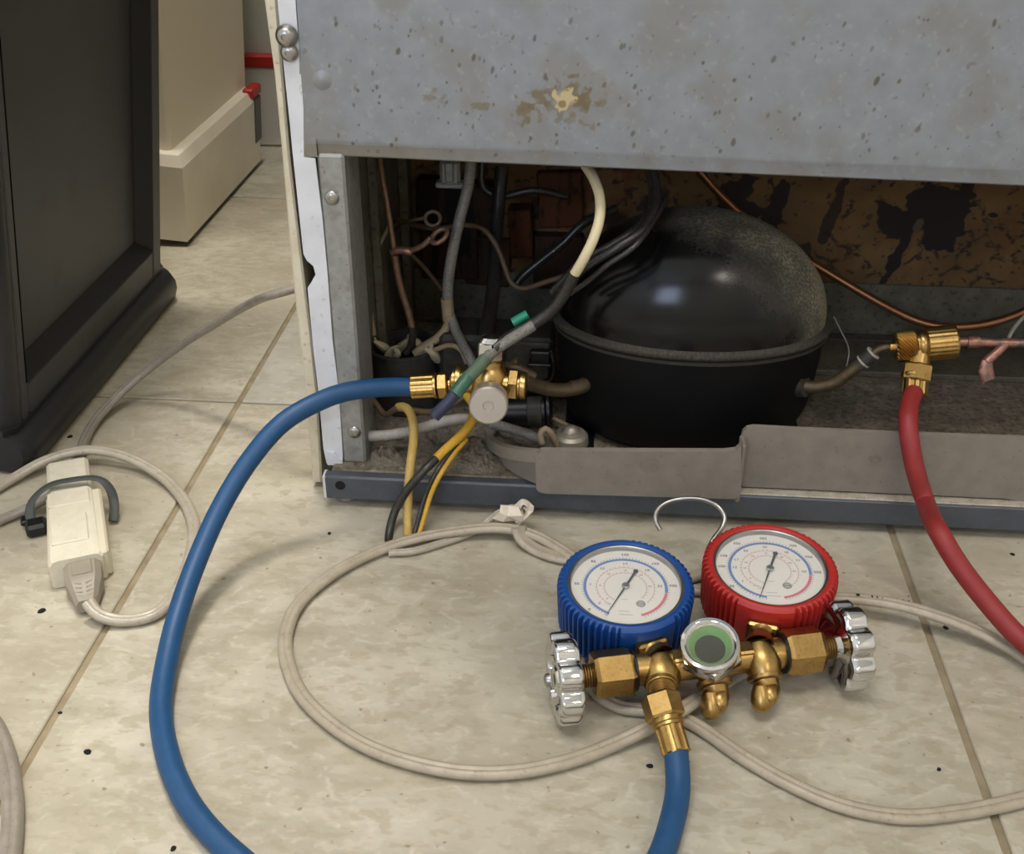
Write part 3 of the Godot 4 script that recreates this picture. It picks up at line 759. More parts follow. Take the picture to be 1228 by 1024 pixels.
func compressor_bay() -> void:
	# compressor
	var cc := Vector3(0.0656, 0.0242, 0.015)
	var A := 0.0895; var B := 0.0585
	var c := thing("compressor", "black dome-shaped compressor with a raised seam, dusty on top", "compressor", cc)
	var X := T(Vector3(cc.x, 0, cc.z))
	var sc := Vector2(A, B)
	var dome := []
	var hb := 0.1045; var H := 0.0722
	for k in 19:
		var t := PI / 2 * k / 18.0
		var r := cos(t)
		var y := sin(t)
		if t < 0.35: r *= 1.0 - 0.012 * (1.0 - t / 0.35)
		dome.append(Vector2(maxf(r * 0.985, 0.0), hb + 0.003 + y * H))
	dome[18].x = 0.0
	var dm := MB.new().lathe(dome, 56, X, null, sc)
	var ds := Vector2i(512, 512)
	var n1 := noise_bytes(ds, 101, 0.16, 4); var n2 := noise_bytes(ds, 102, 0.012, 4)
	var di := Image.create(512, 512, false, Image.FORMAT_RGB8); var dr := Image.create(512, 512, false, Image.FORMAT_RGB8)
	for y in 512:
		for x in 512:
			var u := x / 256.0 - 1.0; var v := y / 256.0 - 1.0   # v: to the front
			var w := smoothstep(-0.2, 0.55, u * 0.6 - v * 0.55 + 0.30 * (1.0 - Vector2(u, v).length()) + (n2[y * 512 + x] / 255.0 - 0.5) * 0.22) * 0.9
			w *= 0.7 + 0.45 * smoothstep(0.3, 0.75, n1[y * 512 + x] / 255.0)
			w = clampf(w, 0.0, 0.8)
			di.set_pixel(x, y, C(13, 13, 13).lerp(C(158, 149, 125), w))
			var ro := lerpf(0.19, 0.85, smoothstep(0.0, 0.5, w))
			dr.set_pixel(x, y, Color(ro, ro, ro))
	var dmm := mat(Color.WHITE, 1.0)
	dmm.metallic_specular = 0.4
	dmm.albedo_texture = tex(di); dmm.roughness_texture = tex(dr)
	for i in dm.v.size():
		var el := asin(clampf((dm.v[i].y - hb - 0.003) / H, 0.0, 1.0)) / (PI / 2)
		var fl2 := Vector2((dm.v[i].x - cc.x) / A, (dm.v[i].z - cc.z) / B)
		if fl2.length() > 1e-4: fl2 = fl2.normalized() * (1.0 - el)
		dm.uv[i] = fl2 * 0.49 + Vector2(0.5, 0.5)
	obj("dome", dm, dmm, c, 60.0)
	var belt_m := tri_mat(tex(paint(Vector2i(256, 256), noise_bytes(Vector2i(256, 256), 103, 0.09, 4), C(20, 19, 17), C(78, 73, 58), [])), 0.06, 0.75)
	obj("seam", MB.new().lathe([Vector2(0.95, hb - 0.002), Vector2(1.0, hb - 0.0018), Vector2(1.020, hb - 0.0006), Vector2(1.022, hb + 0.0010), Vector2(1.010, hb + 0.0026), Vector2(0.97, hb + 0.0042)], 64, X, null, sc), belt_m, c, 60.0)
	obj("seam_lip", MB.new().lathe([Vector2(0.95, hb - 0.0055), Vector2(1.006, hb - 0.005), Vector2(1.010, hb - 0.0028), Vector2(0.95, hb - 0.0022)], 64, X, null, sc), M.black_matt, c, 60.0)
	obj("lower_shell", MB.new().lathe([Vector2(0.0, 0.0256), Vector2(0.62, 0.0256), Vector2(0.76, 0.0270), Vector2(0.86, 0.034), Vector2(0.925, 0.048), Vector2(0.955, 0.064), Vector2(0.972, 0.082), Vector2(0.98, 0.096), Vector2(0.98, hb - 0.003)], 56, X, null, sc), M.shell, c, 60.0)
	for s in [-1, 1]:
		obj("foot_bracket", MB.new().box(Vector3(0.02, 0.004, 0.11), T(Vector3(cc.x + s * 0.07, 0.0264, cc.z)), 0.001), M.black, c)
	obj("suction_stub", MB.new().tube(spline(pl([[708, 456, 0.044], [698, 463, 0.052], [684, 466, 0.056]])), 0.0050, 14), M.pipe_dark, c)
	obj("discharge_collar", MB.new().tube(pl([[948, 463, 0.040], [966, 463, 0.046]]), 0.0072, 16), M.black_matt, c)

	# mounting bolt
	var bp := fl(684, 536, 0.0245)
	var b := thing("mounting_bolt", "zinc mounting bolt with cupped washer on the compartment floor left of the compressor", "bolt", bp)
	obj("washer", MB.new().lathe([Vector2(0, 0), Vector2(0.0175, 0), Vector2(0.0178, 0.0015), Vector2(0.013, 0.0022), Vector2(0, 0.0022)], 28, T(bp)), M.zinc_dull, b)
	obj("bracket", MB.new().box(Vector3(0.05, 0.0012, 0.026), T(bp + Vector3(0.006, 0.0005, -0.004), 0.2), 0.0004), M.plate, b)
	obj("cup", MB.new().lathe([Vector2(0, 0.002), Vector2(0.0125, 0.002), Vector2(0.0115, 0.0095), Vector2(0.0095, 0.0115), Vector2(0, 0.0115)], 28, T(bp)), M.zinc_dull, b, 30.0)
	obj("head", MB.new().lathe([Vector2(0, 0.0115), Vector2(0.0056, 0.0115), Vector2(0.0052, 0.014), Vector2(0.003, 0.016), Vector2(0, 0.0165)], 18, T(bp)), M.zinc_dull, b, 50.0)

	# drip tray
	var t := thing("drip_tray", "beige plastic drip tray with a stepped rim along the compartment front", "drip tray", Vector3(0.1, 0.0245, 0.1))
	var fr := xy([[642, 548], [648, 541], [868, 542], [882, 540.5], [887, 536], [889, 530], [889, 588], [886, 595], [880, 598.5], [655, 592], [646, 590], [643, 586]], 0.1085)
	obj("front_wall", MB.new().slab(fr, 0.0045, Transform3D(Basis.IDENTITY, Vector3(0, 0, 0.104)), 0.0009), M.tray, t, 35.0)
	var up := xy([[888.5, 560], [889, 526], [891, 518], [896, 513.5], [904, 512], [960, 515], [1060, 519.5], [1140, 522.5], [1228, 525], [1228, 601], [1216, 600], [1206, 598], [890, 583.5]], 0.0955)
	for i in up.size(): if i == 8 or i == 9: up[i].x = 0.30
	obj("front_wall", MB.new().slab(up, 0.0035, Transform3D(Basis.IDENTITY, Vector3(0, 0, 0.092)), 0.0008), M.tray, t, 35.0)
	var step := MB.new()
	step.box(Vector3(0.003, 0.042, 0.014), Transform3D(Basis.IDENTITY, Vector3(bk(887, 570, 0.104).x, 0.043, 0.1005)), 0.001)
	obj("step", step, M.tray, t)
	var lip := MB.new()
	var tp := spline(pl([[582, 513, 0.050], [585, 524, 0.068], [597, 533, 0.086], [618, 538.5, 0.098], [645, 541.5, 0.1075]]), 0.003)
	var bo := PackedVector3Array()
	for i in tp.size(): bo.append(tp[i] + Vector3(0, -0.0085, 0))
	ribbon(lip, tp, bo, 0.004)
	obj("rim", lip, M.tray, t, 40.0)
	var low := MB.new()
	var t2 := PackedVector3Array(); var b2 := PackedVector3Array()
	for i in tp.size():
		var q := tp[i] + Vector3(0.0025, -0.0085, -0.0035)
		t2.append(q)
		b2.append(Vector3(q.x + 0.003 * (1.0 - float(i) / tp.size()), maxf(0.0255, tp[tp.size() - 1].y - 0.0335), q.z))
	ribbon(low, t2, b2, 0.003)
	obj("corner_wall", low, M.tray, t, 40.0)
	obj("bottom", slabbox(Vector3(-0.028, 0.0256, 0.086), Vector3(0.29, 0.028, 0.093), 0.0005), M.tray, t)
	for q in [[779, 558, 0.1086, 0.009], [1049, 550, 0.0956, 0.0055]]:
		var mk := MB.new()
		var pc := bk(q[0], q[1], q[2])
		for k in 3:
			var cpts := PackedVector3Array()
			for i in 12: cpts.append(pc + Vector3(cos(TAU * i / 12.0) * q[3] * 0.7 * (0.35 + 0.3 * k) * (1.0 + 0.1 * sin(i * 2.3 + k)), sin(TAU * i / 12.0) * q[3] * 0.7 * (0.3 + 0.26 * k), 0.0))
			mk.tube(cpts, 0.00022, 6, null, false, false, true)
		obj("moulded_mark", mk, M.faint, t)

	# start relay can with terminals
	var rc := Vector3(bk(483, 415, 0.0).x, 0.0242, 0.0)
	var r := thing("start_relay", "round black start relay can with pale spade terminals, at the left of the compartment", "relay", rc)
	obj("can", MB.new().lathe([Vector2(0, 0.0), Vector2(0.0225, 0.0), Vector2(0.0235, 0.002), Vector2(0.0235, 0.044), Vector2(0.0248, 0.0445), Vector2(0.0248, 0.0465), Vector2(0.0228, 0.0468), Vector2(0.0222, 0.038), Vector2(0, 0.037)], 36, T(rc)), M.black_matt, r, 30.0)
	for q in [[458, 410, 0.006, -0.5, 1.0], [470, 416, 0.012, 0.3, 0.7], [483, 407, -0.002, 0.9, 1.0], [497, 406, -0.004, -0.2, 1.1], [508, 414, 0.006, 0.6, 1.0], [516, 418, 0.008, -0.4, 0.9]]:
		var pc := bk(q[0], q[1] + 6, q[2])
		var tm := MB.new()
		var d := Vector3(sin(q[3]), 0.75, cos(q[3]) * 0.4).normalized()
		tm.tube(spline(PackedVector3Array([pc - d * 0.008, pc, pc + d * 0.007 * q[4], pc + d * 0.011 * q[4] + Vector3(0.002, 0, 0)]), 0.002), [0.0048, 0.0058, 0.0042, 0.0012], 12, func(a): return Vector2(cos(a), sin(a) * 0.45))
		tm.tube(spline(PackedVector3Array([pc - d * 0.006 + Vector3(0.003, 0, 0.002), pc + d * 0.002 + Vector3(0.004, 0, 0.003), pc + d * 0.010 * q[4] + Vector3(0.001, 0, 0.003)]), 0.002), [0.0022, 0.0030, 0.0012], 8)
		obj("terminal", tm, M.terminal, r)

	# terminal box with clip, capacitor
	var lo := bk(528, 470, 0.012); var hi := bk(664, 408, 0.012)
	var tb := thing("terminal_box", "black terminal box with a wire clip against the compressor's left side", "terminal box", Vector3((lo.x + hi.x) / 2, lo.y, 0.0))
	obj("box", slabbox(Vector3(lo.x, lo.y, -0.022), Vector3(hi.x, hi.y, 0.012), 0.003), M.black_matt, tb)
	obj("lid", slabbox(Vector3(lo.x + 0.046, lo.y + 0.012, 0.012), Vector3(hi.x - 0.002, hi.y - 0.001, 0.016), 0.0015), M.black_matt, tb)
	var k1 := bk(636, 432, 0.018); var k2 := bk(660, 420, 0.018)
	var clip := slabbox(Vector3(k1.x, k1.y, 0.014), Vector3(k2.x, k2.y, 0.022), 0.001)
	clip.box(Vector3(k2.x - k1.x + 0.002, 0.002, 0.012), T(Vector3((k1.x + k2.x) / 2, k1.y, 0.020)), 0.0005)
	clip.tube(spline(pl([[660, 420, 0.018], [664, 432, 0.02], [664, 450, 0.02], [659, 457, 0.02], [652, 457, 0.02]])), 0.0016, 8)
	obj("clip", clip, M.black, tb)
	var ca := bk(597, 495, 0.030); var cb := bk(656, 492, 0.030)
	var cap := thing("capacitor", "small black cylinder capacitor lying below the terminal box", "capacitor", (ca + cb) / 2 - Vector3(0, 0.0105, 0))
	obj("case", MB.new().cyl(0.0098, ca.distance_to(cb), along(ca, cb - ca), 24, 0.001), M.black, cap, 30.0)
	obj("flange", MB.new().cyl(0.0118, 0.003, along(cb, cb - ca), 24, 0.0006), M.black, cap, 30.0)
	obj("band", MB.new().cyl(0.0102, 0.010, along(cb - (cb - ca).normalized() * 0.013, cb - ca), 24, 0.0004), M.black_matt, cap, 30.0)

	# lint on the base plate
	var ln := MB.new()
	var nl := nz(120, 60.0)
	for q in [[572, 545, 0.055, 0.030], [600, 520, 0.03, 0.024], [520, 520, 0.030, 0.028], [545, 552, 0.028, 0.012], [462, 550, 0.03, 0.014], [580, 560, 0.018, 0.010]]:
		var pc := fl(q[0], q[1], 0.0242)
		var rows := 10; var cols := 28
		var pt := func(i: int, j: int) -> Vector3:
			var a := TAU * (j % cols) / cols
			var rr := float(i) / rows
			var p := pc + Vector3(sin(a) * rr * q[2] * 0.55, 0, cos(a) * rr * q[3] * 0.8)
			p.z = minf(p.z, 0.0930 - 0.0002 * (rows - i))
			p.x = maxf(p.x, -0.14)
			p.y += maxf(0.0002, (1.0 - rr * rr) * 0.006 * (0.9 + 1.5 * nl.get_noise_2d(p.x * 3.0, p.z * 3.0)) - 0.0002)
			return p
		for i in rows:
			for j in cols:
				ln.quad(pt.call(i, j), pt.call(i + 1, j), pt.call(i + 1, j + 1), pt.call(i, j + 1))
	var lo2 := single("lint", ln, M.lint, "grey clumps of lint and dust on the base plate left of the drip tray", "lint", "", 70.0)
	lo2.set_meta("kind", "stuff")

# ---------------------------------------------------------------- wires and tubes in the compartment
func wire(called: String, a: Array, rpx: float, m: Material, label: String, cat := "wire", group := "") -> MeshInstance3D:
	var p := spline(pl(a), 0.004)
	return single(called, MB.new().tube(p, rad(p, rpx), 10), m, label, cat, group, 60.0)
func rad(p: PackedVector3Array, rpx: float) -> float:
	var q := p[p.size() / 2] - cam_at
	return rpx * q.dot(cf) / FOC
func seg(o: Node3D, called: String, a: Array, rpx: float, m: Material, label := "") -> void:
	var p := spline(pl(a), 0.004)
	obj(called, MB.new().tube(p, rad(p, rpx), 10), m, o, 60.0, label)

func wires() -> void:
	# grey cable coming down behind the panel and forking
	var g := thing("forked_cable", "thick grey cable hanging from the top and forking at a crimp above the relay can", "cable", bk(538, 372, 0.0))
	seg(g, "cable", [[565, 190, -0.02], [562, 220, -0.015], [550, 268, -0.005], [541, 312, 0.0], [537, 345, 0.0], [538, 372, 0.0]], 6.8, M.wire_grey)
	seg(g, "crimp", [[536, 358, 0.0], [538, 384, 0.001]], 7.6, M.wire_tan)
	seg(g, "branch", [[538, 378, 0.0], [536, 392, 0.002], [524, 406, 0.006], [508, 416, 0.008], [498, 424, 0.008]], 5.5, M.wire_tan, "tan branch to the relay")
	seg(g, "branch", [[540, 378, 0.0], [546, 395, 0.006], [556, 415, 0.018], [566, 434, 0.03], [572, 452, 0.034]], 6.2, M.wire_grey)
	# copper capillary with pinched joint
	var k := thing("copper_capillary", "thin copper tube running down the left side to the relay can, with a joint", "copper tube", bk(480, 360, 0.0))
	seg(k, "tube", [[455, 190, -0.005], [459, 215, 0.0], [465, 250, 0.004], [470, 282, 0.006], [473, 302, 0.006]], 3.7, M.copper_dull)
	seg(k, "tube", [[473, 306, 0.006], [477, 330, 0.006], [482, 350, 0.006], [489, 372, 0.006], [494, 392, 0.006]], 4.4, M.copper_dull)
	seg(k, "joint", [[470, 303, 0.006], [476, 300, 0.007], [488, 301, 0.008], [494, 302, 0.008]], 5.0, M.copper_red, "reddish joint")
	seg(k, "insulated_end", [[493, 391, 0.006], [495, 402, 0.006], [492, 416, 0.006], [486, 424, 0.007]], 4.6, M.wire_black, "black sleeved end")
	var rg := thing("copper_stub", "short copper tube ending in a loop, left of the thick grey cable", "copper tube", bk(500, 296, 0.008))
	seg(rg, "tube", [[490, 301, 0.008], [500, 298, 0.010], [510, 292, 0.012], [517, 285, 0.012]], 3.6, M.copper_dull)
	var ring := PackedVector3Array()
	for i in 20: ring.append(bk(527 + cos(TAU * i / 20) * 9.0 - sin(TAU * i / 20) * 2.0, 283 + sin(TAU * i / 20) * 8.0 - cos(TAU * i / 20) * 3.0, 0.012 + 0.004 * sin(TAU * i / 20)))
	obj("loop", MB.new().tube(ring, rad(ring, 3.2), 10, null, false, false, true), M.copper_dull, rg, 60.0)
	var rg2 := thing("wire_ring", "small wire ring above the copper loop, beside the thick grey cable", "wire", bk(519, 262, 0.0))
	ring = PackedVector3Array()
	for i in 20: ring.append(bk(519 + cos(TAU * i / 20) * 9.0, 262 + sin(TAU * i / 20) * 8.5, 0.003 * sin(TAU * i / 20)))
	obj("loop", MB.new().tube(ring, rad(ring, 2.4), 10, null, false, false, true), M.wire_brown, rg2, 60.0)
	seg(rg2, "tail", [[510, 261, 0.0], [500, 263, -0.004], [488, 266, -0.03], [470, 278, -0.07]], 2.0, M.wire_brown)
	wire("thin_tube", [[468, 268, -0.01], [456, 292, -0.012], [446, 312, -0.014], [441, 330, -0.02]], 2.6, M.wire_tan, "thin tan tube slanting down behind the copper tube at the far left")
	wire("thin_tube", [[492, 304, -0.02], [510, 322, -0.03], [528, 345, -0.04], [536, 356, -0.05]], 2.6, M.wire_brown, "thin brown tube slanting from the copper joint to behind the grey cable", "tube")
	var vt := bk(437, 345, 0.0)
	wire("tan_strip", [[442, 318, -0.006], [441, 345, -0.004], [443, 372, 0.0], [448, 402, 0.004]], 4.0, M.wire_tan, "frayed tan strip behind the grey post above the relay can", "strip")
	# back wires
	wire("brown_wire", [[470, 262, -0.08], [520, 274, -0.06], [560, 270, -0.05], [580, 275, -0.045], [596, 296, -0.04], [606, 322, -0.035], [613, 339, -0.03], [625, 346, -0.028], [655, 338, -0.024], [690, 326, -0.02], [720, 308, -0.018]], 3.4, M.wire_brown, "brown wire arching behind the grey cable and turning towards the dome")
	var bc := thing("black_cables", "pair of black cables curving down from the panel past the dome's left side", "cable", bk(720, 310, 0.02))
	seg(bc, "cable", [[783, 200, 0.020], [788, 225, 0.030], [785, 250, 0.046], [770, 276, 0.062], [742, 296, 0.070], [715, 312, 0.070], [690, 330, 0.064], [672, 350, 0.060]], 5.6, M.wire_black)
	seg(bc, "cable", [[776, 196, 0.010], [783, 228, 0.022], [775, 262, 0.045], [752, 282, 0.058], [722, 300, 0.062], [700, 312, 0.058], [680, 332, 0.054], [662, 350, 0.050]], 5.2, M.wire_black)
	seg(bc, "cable", [[800, 236, 0.032], [783, 266, 0.056], [760, 296, 0.074], [728, 318, 0.076], [704, 338, 0.070], [684, 352, 0.066]], 3.6, M.wire_black)
	wire("dark_cable", [[740, 250, -0.09], [700, 268, -0.08], [675, 292, -0.075], [650, 312, -0.07], [628, 330, -0.066], [618, 342, -0.064]], 5.5, M.wire_black, "dark cable in shadow at the back between brown wire and dome", "cable")
	wire("dark_hose", [[602, 200, -0.09], [596, 260, -0.075], [594, 320, -0.05], [589, 365, -0.02], [583, 400, 0.02], [582, 428, 0.045]], 8.5, M.wire_black, "dark upright hose behind the brass service valve", "hose")
	wire("dark_cable", [[578, 190, -0.09], [580, 225, -0.088], [600, 235, -0.086], [640, 228, -0.085], [680, 236, -0.088]], 4.5, M.wire_black, "dark cable high at the back behind the cream sleeve", "cable")
	# cream sleeve, black sheath, green and navy end
	var cs := thing("sleeved_wire", "long wire in cream, black, green and navy sleeves crossing in front of the brass valve", "wire", bk(640, 380, 0.06))
	seg(cs, "cream_sleeve", [[702, 198, 0.040], [711, 212, 0.052], [719, 235, 0.064], [719, 262, 0.074], [711, 288, 0.081], [699, 312, 0.083], [686, 334, 0.080]], 6.4, M.sleeve, "cream sleeve")
	seg(cs, "black_sheath", [[689, 328, 0.081], [678, 350, 0.079], [662, 372, 0.077], [640, 388, 0.078], [612, 404, 0.082], [592, 418, 0.088]], 7.4, M.wire_black, "black sheath")
	seg(cs, "grey_sheath", [[640, 390, 0.080], [612, 407, 0.085], [592, 421, 0.088], [579, 434, 0.096], [570, 444, 0.102]], 7.0, M.wire_grey, "grey sheath")
	seg(cs, "green_sheath", [[582, 430, 0.096], [570, 444, 0.104], [560, 454, 0.110]], 8.2, M.green_pale, "pale green sheath")
	seg(cs, "green_tube", [[561, 453, 0.110], [553, 463, 0.115], [545, 473, 0.119]], 8.4, M.green, "dark green tube")
	seg(cs, "navy_tip", [[546, 472, 0.119], [534, 486, 0.122], [521, 499, 0.124]], 7.8, M.navy, "navy tip")
	seg(cs, "green_tag", [[633, 377, 0.072], [615, 387, 0.074]], 6.0, M.teal, "bright green tag")
	# tubes at the foot of the bay
	wire("grey_tube", [[442, 523, 0.072], [470, 521, 0.070], [500, 515, 0.068], [530, 506, 0.064], [556, 502, 0.060], [572, 503, 0.055]], 6.6, M.wire_pale, "pale grey tube across the base plate at the foot of the corner post", "tube")
	wire("grey_tube", [[590, 508, 0.050], [612, 514, 0.056], [636, 522, 0.062], [652, 529, 0.068]], 6.4, M.wire_grey, "short grey tube inside the drip tray's left end", "tube")
	wire("tan_loop", [[668, 535, 0.066], [661, 520, 0.068], [654, 514, 0.068], [648, 520, 0.070], [650, 532, 0.072]], 4.0, M.wire_tan, "bent tan wire loop just left of the mounting bolt")
	wire("pale_wire", [[664, 502, 0.03], [672, 506, 0.034], [682, 511, 0.04]], 3.0, M.wire_tan, "short pale wire behind the mounting bolt")
	# wires under the hose end
	wire("earth_wire", [[440, 470, 0.04], [452, 486, 0.05], [462, 497, 0.056], [478, 489, 0.064], [494, 492, 0.066], [515, 494, 0.062], [538, 487, 0.056], [560, 474, 0.052]], 4.0, M.wire_brown, "drab brown wire drooping below the blue hose end")
	wire("drab_tube", [[520, 420, 0.012], [540, 414, 0.014], [553, 420, 0.018], [560, 436, 0.022]], 3.2, M.wire_tan, "thin tan wire arching behind the grey cable's fork")
	# yellow and black wires to the floor
	var y1 := thing("yellow_wire", "thick yellow wire looping over the base rail, leftmost of the yellow wires", "wire", fl(489, 640, 0.004))
	seg(y1, "wire", [[478, 488, 0.062], [487, 489, 0.070], [494, 500, 0.078], [496, 525, 0.088], [493, 552, 0.104], [490, 582, 0.112], [489, 610, 0.118], [489, 634, 0.127], [489, 645, 0.134]], 5.6, M.yellow_dull)
	var y2 := thing("yellow_black_wire", "wire with a bright yellow upper half spliced to a black lower half", "wire", fl(470, 640, 0.004))
	seg(y2, "yellow_half", [[560, 474, 0.058], [568, 486, 0.066], [567, 502, 0.074], [555, 520, 0.084], [540, 534, 0.094], [523, 550, 0.104]], 5.8, M.yellow, "yellow half")
	seg(y2, "black_half", [[526, 547, 0.102], [508, 565, 0.112], [488, 588, 0.116], [474, 612, 0.120], [468, 632, 0.126], [466, 648, 0.134], [467, 656, 0.139]], 5.2, M.wire_black, "black half")
	var y3 := thing("striped_wire", "thin black and yellow wire pair right of the spliced wire", "wire", fl(500, 640, 0.004))
	seg(y3, "black_wire", [[556, 524, 0.084], [538, 545, 0.100], [522, 568, 0.112], [511, 592, 0.116], [503, 618, 0.122], [498, 636, 0.128], [494, 648, 0.135]], 2.9, M.wire_black, "black wire")
	seg(y3, "yellow_wire", [[559, 527, 0.084], [542, 548, 0.101], [527, 571, 0.113], [516, 595, 0.117], [509, 620, 0.123], [504, 636, 0.128], [500, 647, 0.135]], 3.0, M.yellow, "yellow wire")
	# copper line behind the dome to the right
	wire("copper_line", [[838, 205, -0.11], [862, 232, -0.11], [890, 258, -0.11], [935, 292, -0.105], [985, 322, -0.098], [1020, 343, -0.09], [1060, 366, -0.082], [1095, 383, -0.076], [1125, 391, -0.07], [1155, 392, -0.07], [1185, 388, -0.072], [1215, 379, -0.074], [1240, 368, -0.076]], 4.8, M.copper, "long thin copper line passing behind the dome and sagging to the right", "copper tube")
	wire("thin_hair_wire", [[1000, 380, -0.03], [1008, 396, -0.02], [1016, 412, -0.01], [1018, 424, 0.0], [1015, 440, 0.004]], 0.9, M.wire_pale, "hair-thin pale wire hanging right of the dome's seam")
	wire("thin_grey_wire", [[1236, 372, -0.02], [1222, 386, -0.01], [1212, 400, 0.0], [1208, 410, 0.004]], 2.4, M.wire_pale, "thin pale grey wire slanting to the right copper pipe")

# ---------------------------------------------------------------- brass service fittings
func hexnut(mb: MB, p: Vector3, d: Vector3, r: float, h: float, turn := 0.0) -> void:
	var x := along(p, d) * Transform3D(Basis(Vector3.UP, turn), Vector3.ZERO)
	mb.lathe([Vector2(0, 0), Vector2(r * 0.9, 0), Vector2(r, h * 0.1), Vector2(r, h * 0.9), Vector2(r * 0.9, h), Vector2(0, h)], 6, x)
func rod(mb: MB, p: Vector3, d: Vector3, r: float, h: float, n := 20) -> void:
	mb.cyl(r, h, along(p, d), n, minf(r, h) * 0.15)
func thread(mb: MB, p: Vector3, d: Vector3, r: float, h: float, pitch := 0.0013) -> void:
	var prof := [Vector2(0, 0)]
	var n := int(h / pitch)
	for i in n:
		prof.append(Vector2(r * 0.88, i * pitch)); prof.append(Vector2(r, (i + 0.4) * pitch)); prof.append(Vector2(r, (i + 0.6) * pitch))
	prof.append(Vector2(r * 0.88, h)); prof.append(Vector2(0, h))
	mb.lathe(prof, 18, along(p, d))
func knurl(mb: MB, p: Vector3, d: Vector3, r: float, h: float, n := 22) -> void:
	# crossed diamond knurling as real bumps
	var rows := 11
	var prof := [Vector2(0, 0), Vector2(r * 0.86, 0)]
	for i in rows: prof.append(Vector2(r, h * (0.08 + 0.84 * i / (rows - 1.0))))
	prof.append(Vector2(r * 0.86, h)); prof.append(Vector2(0, h))
	mb.lathe(prof, n * 2, along(p, d), func(a, k, rr):
		if k < 2 or k > rows + 1: return rr
		return rr * (1.0 + (0.07 if (int(round(a / TAU * n * 2)) + k) % 2 == 0 else -0.05)))

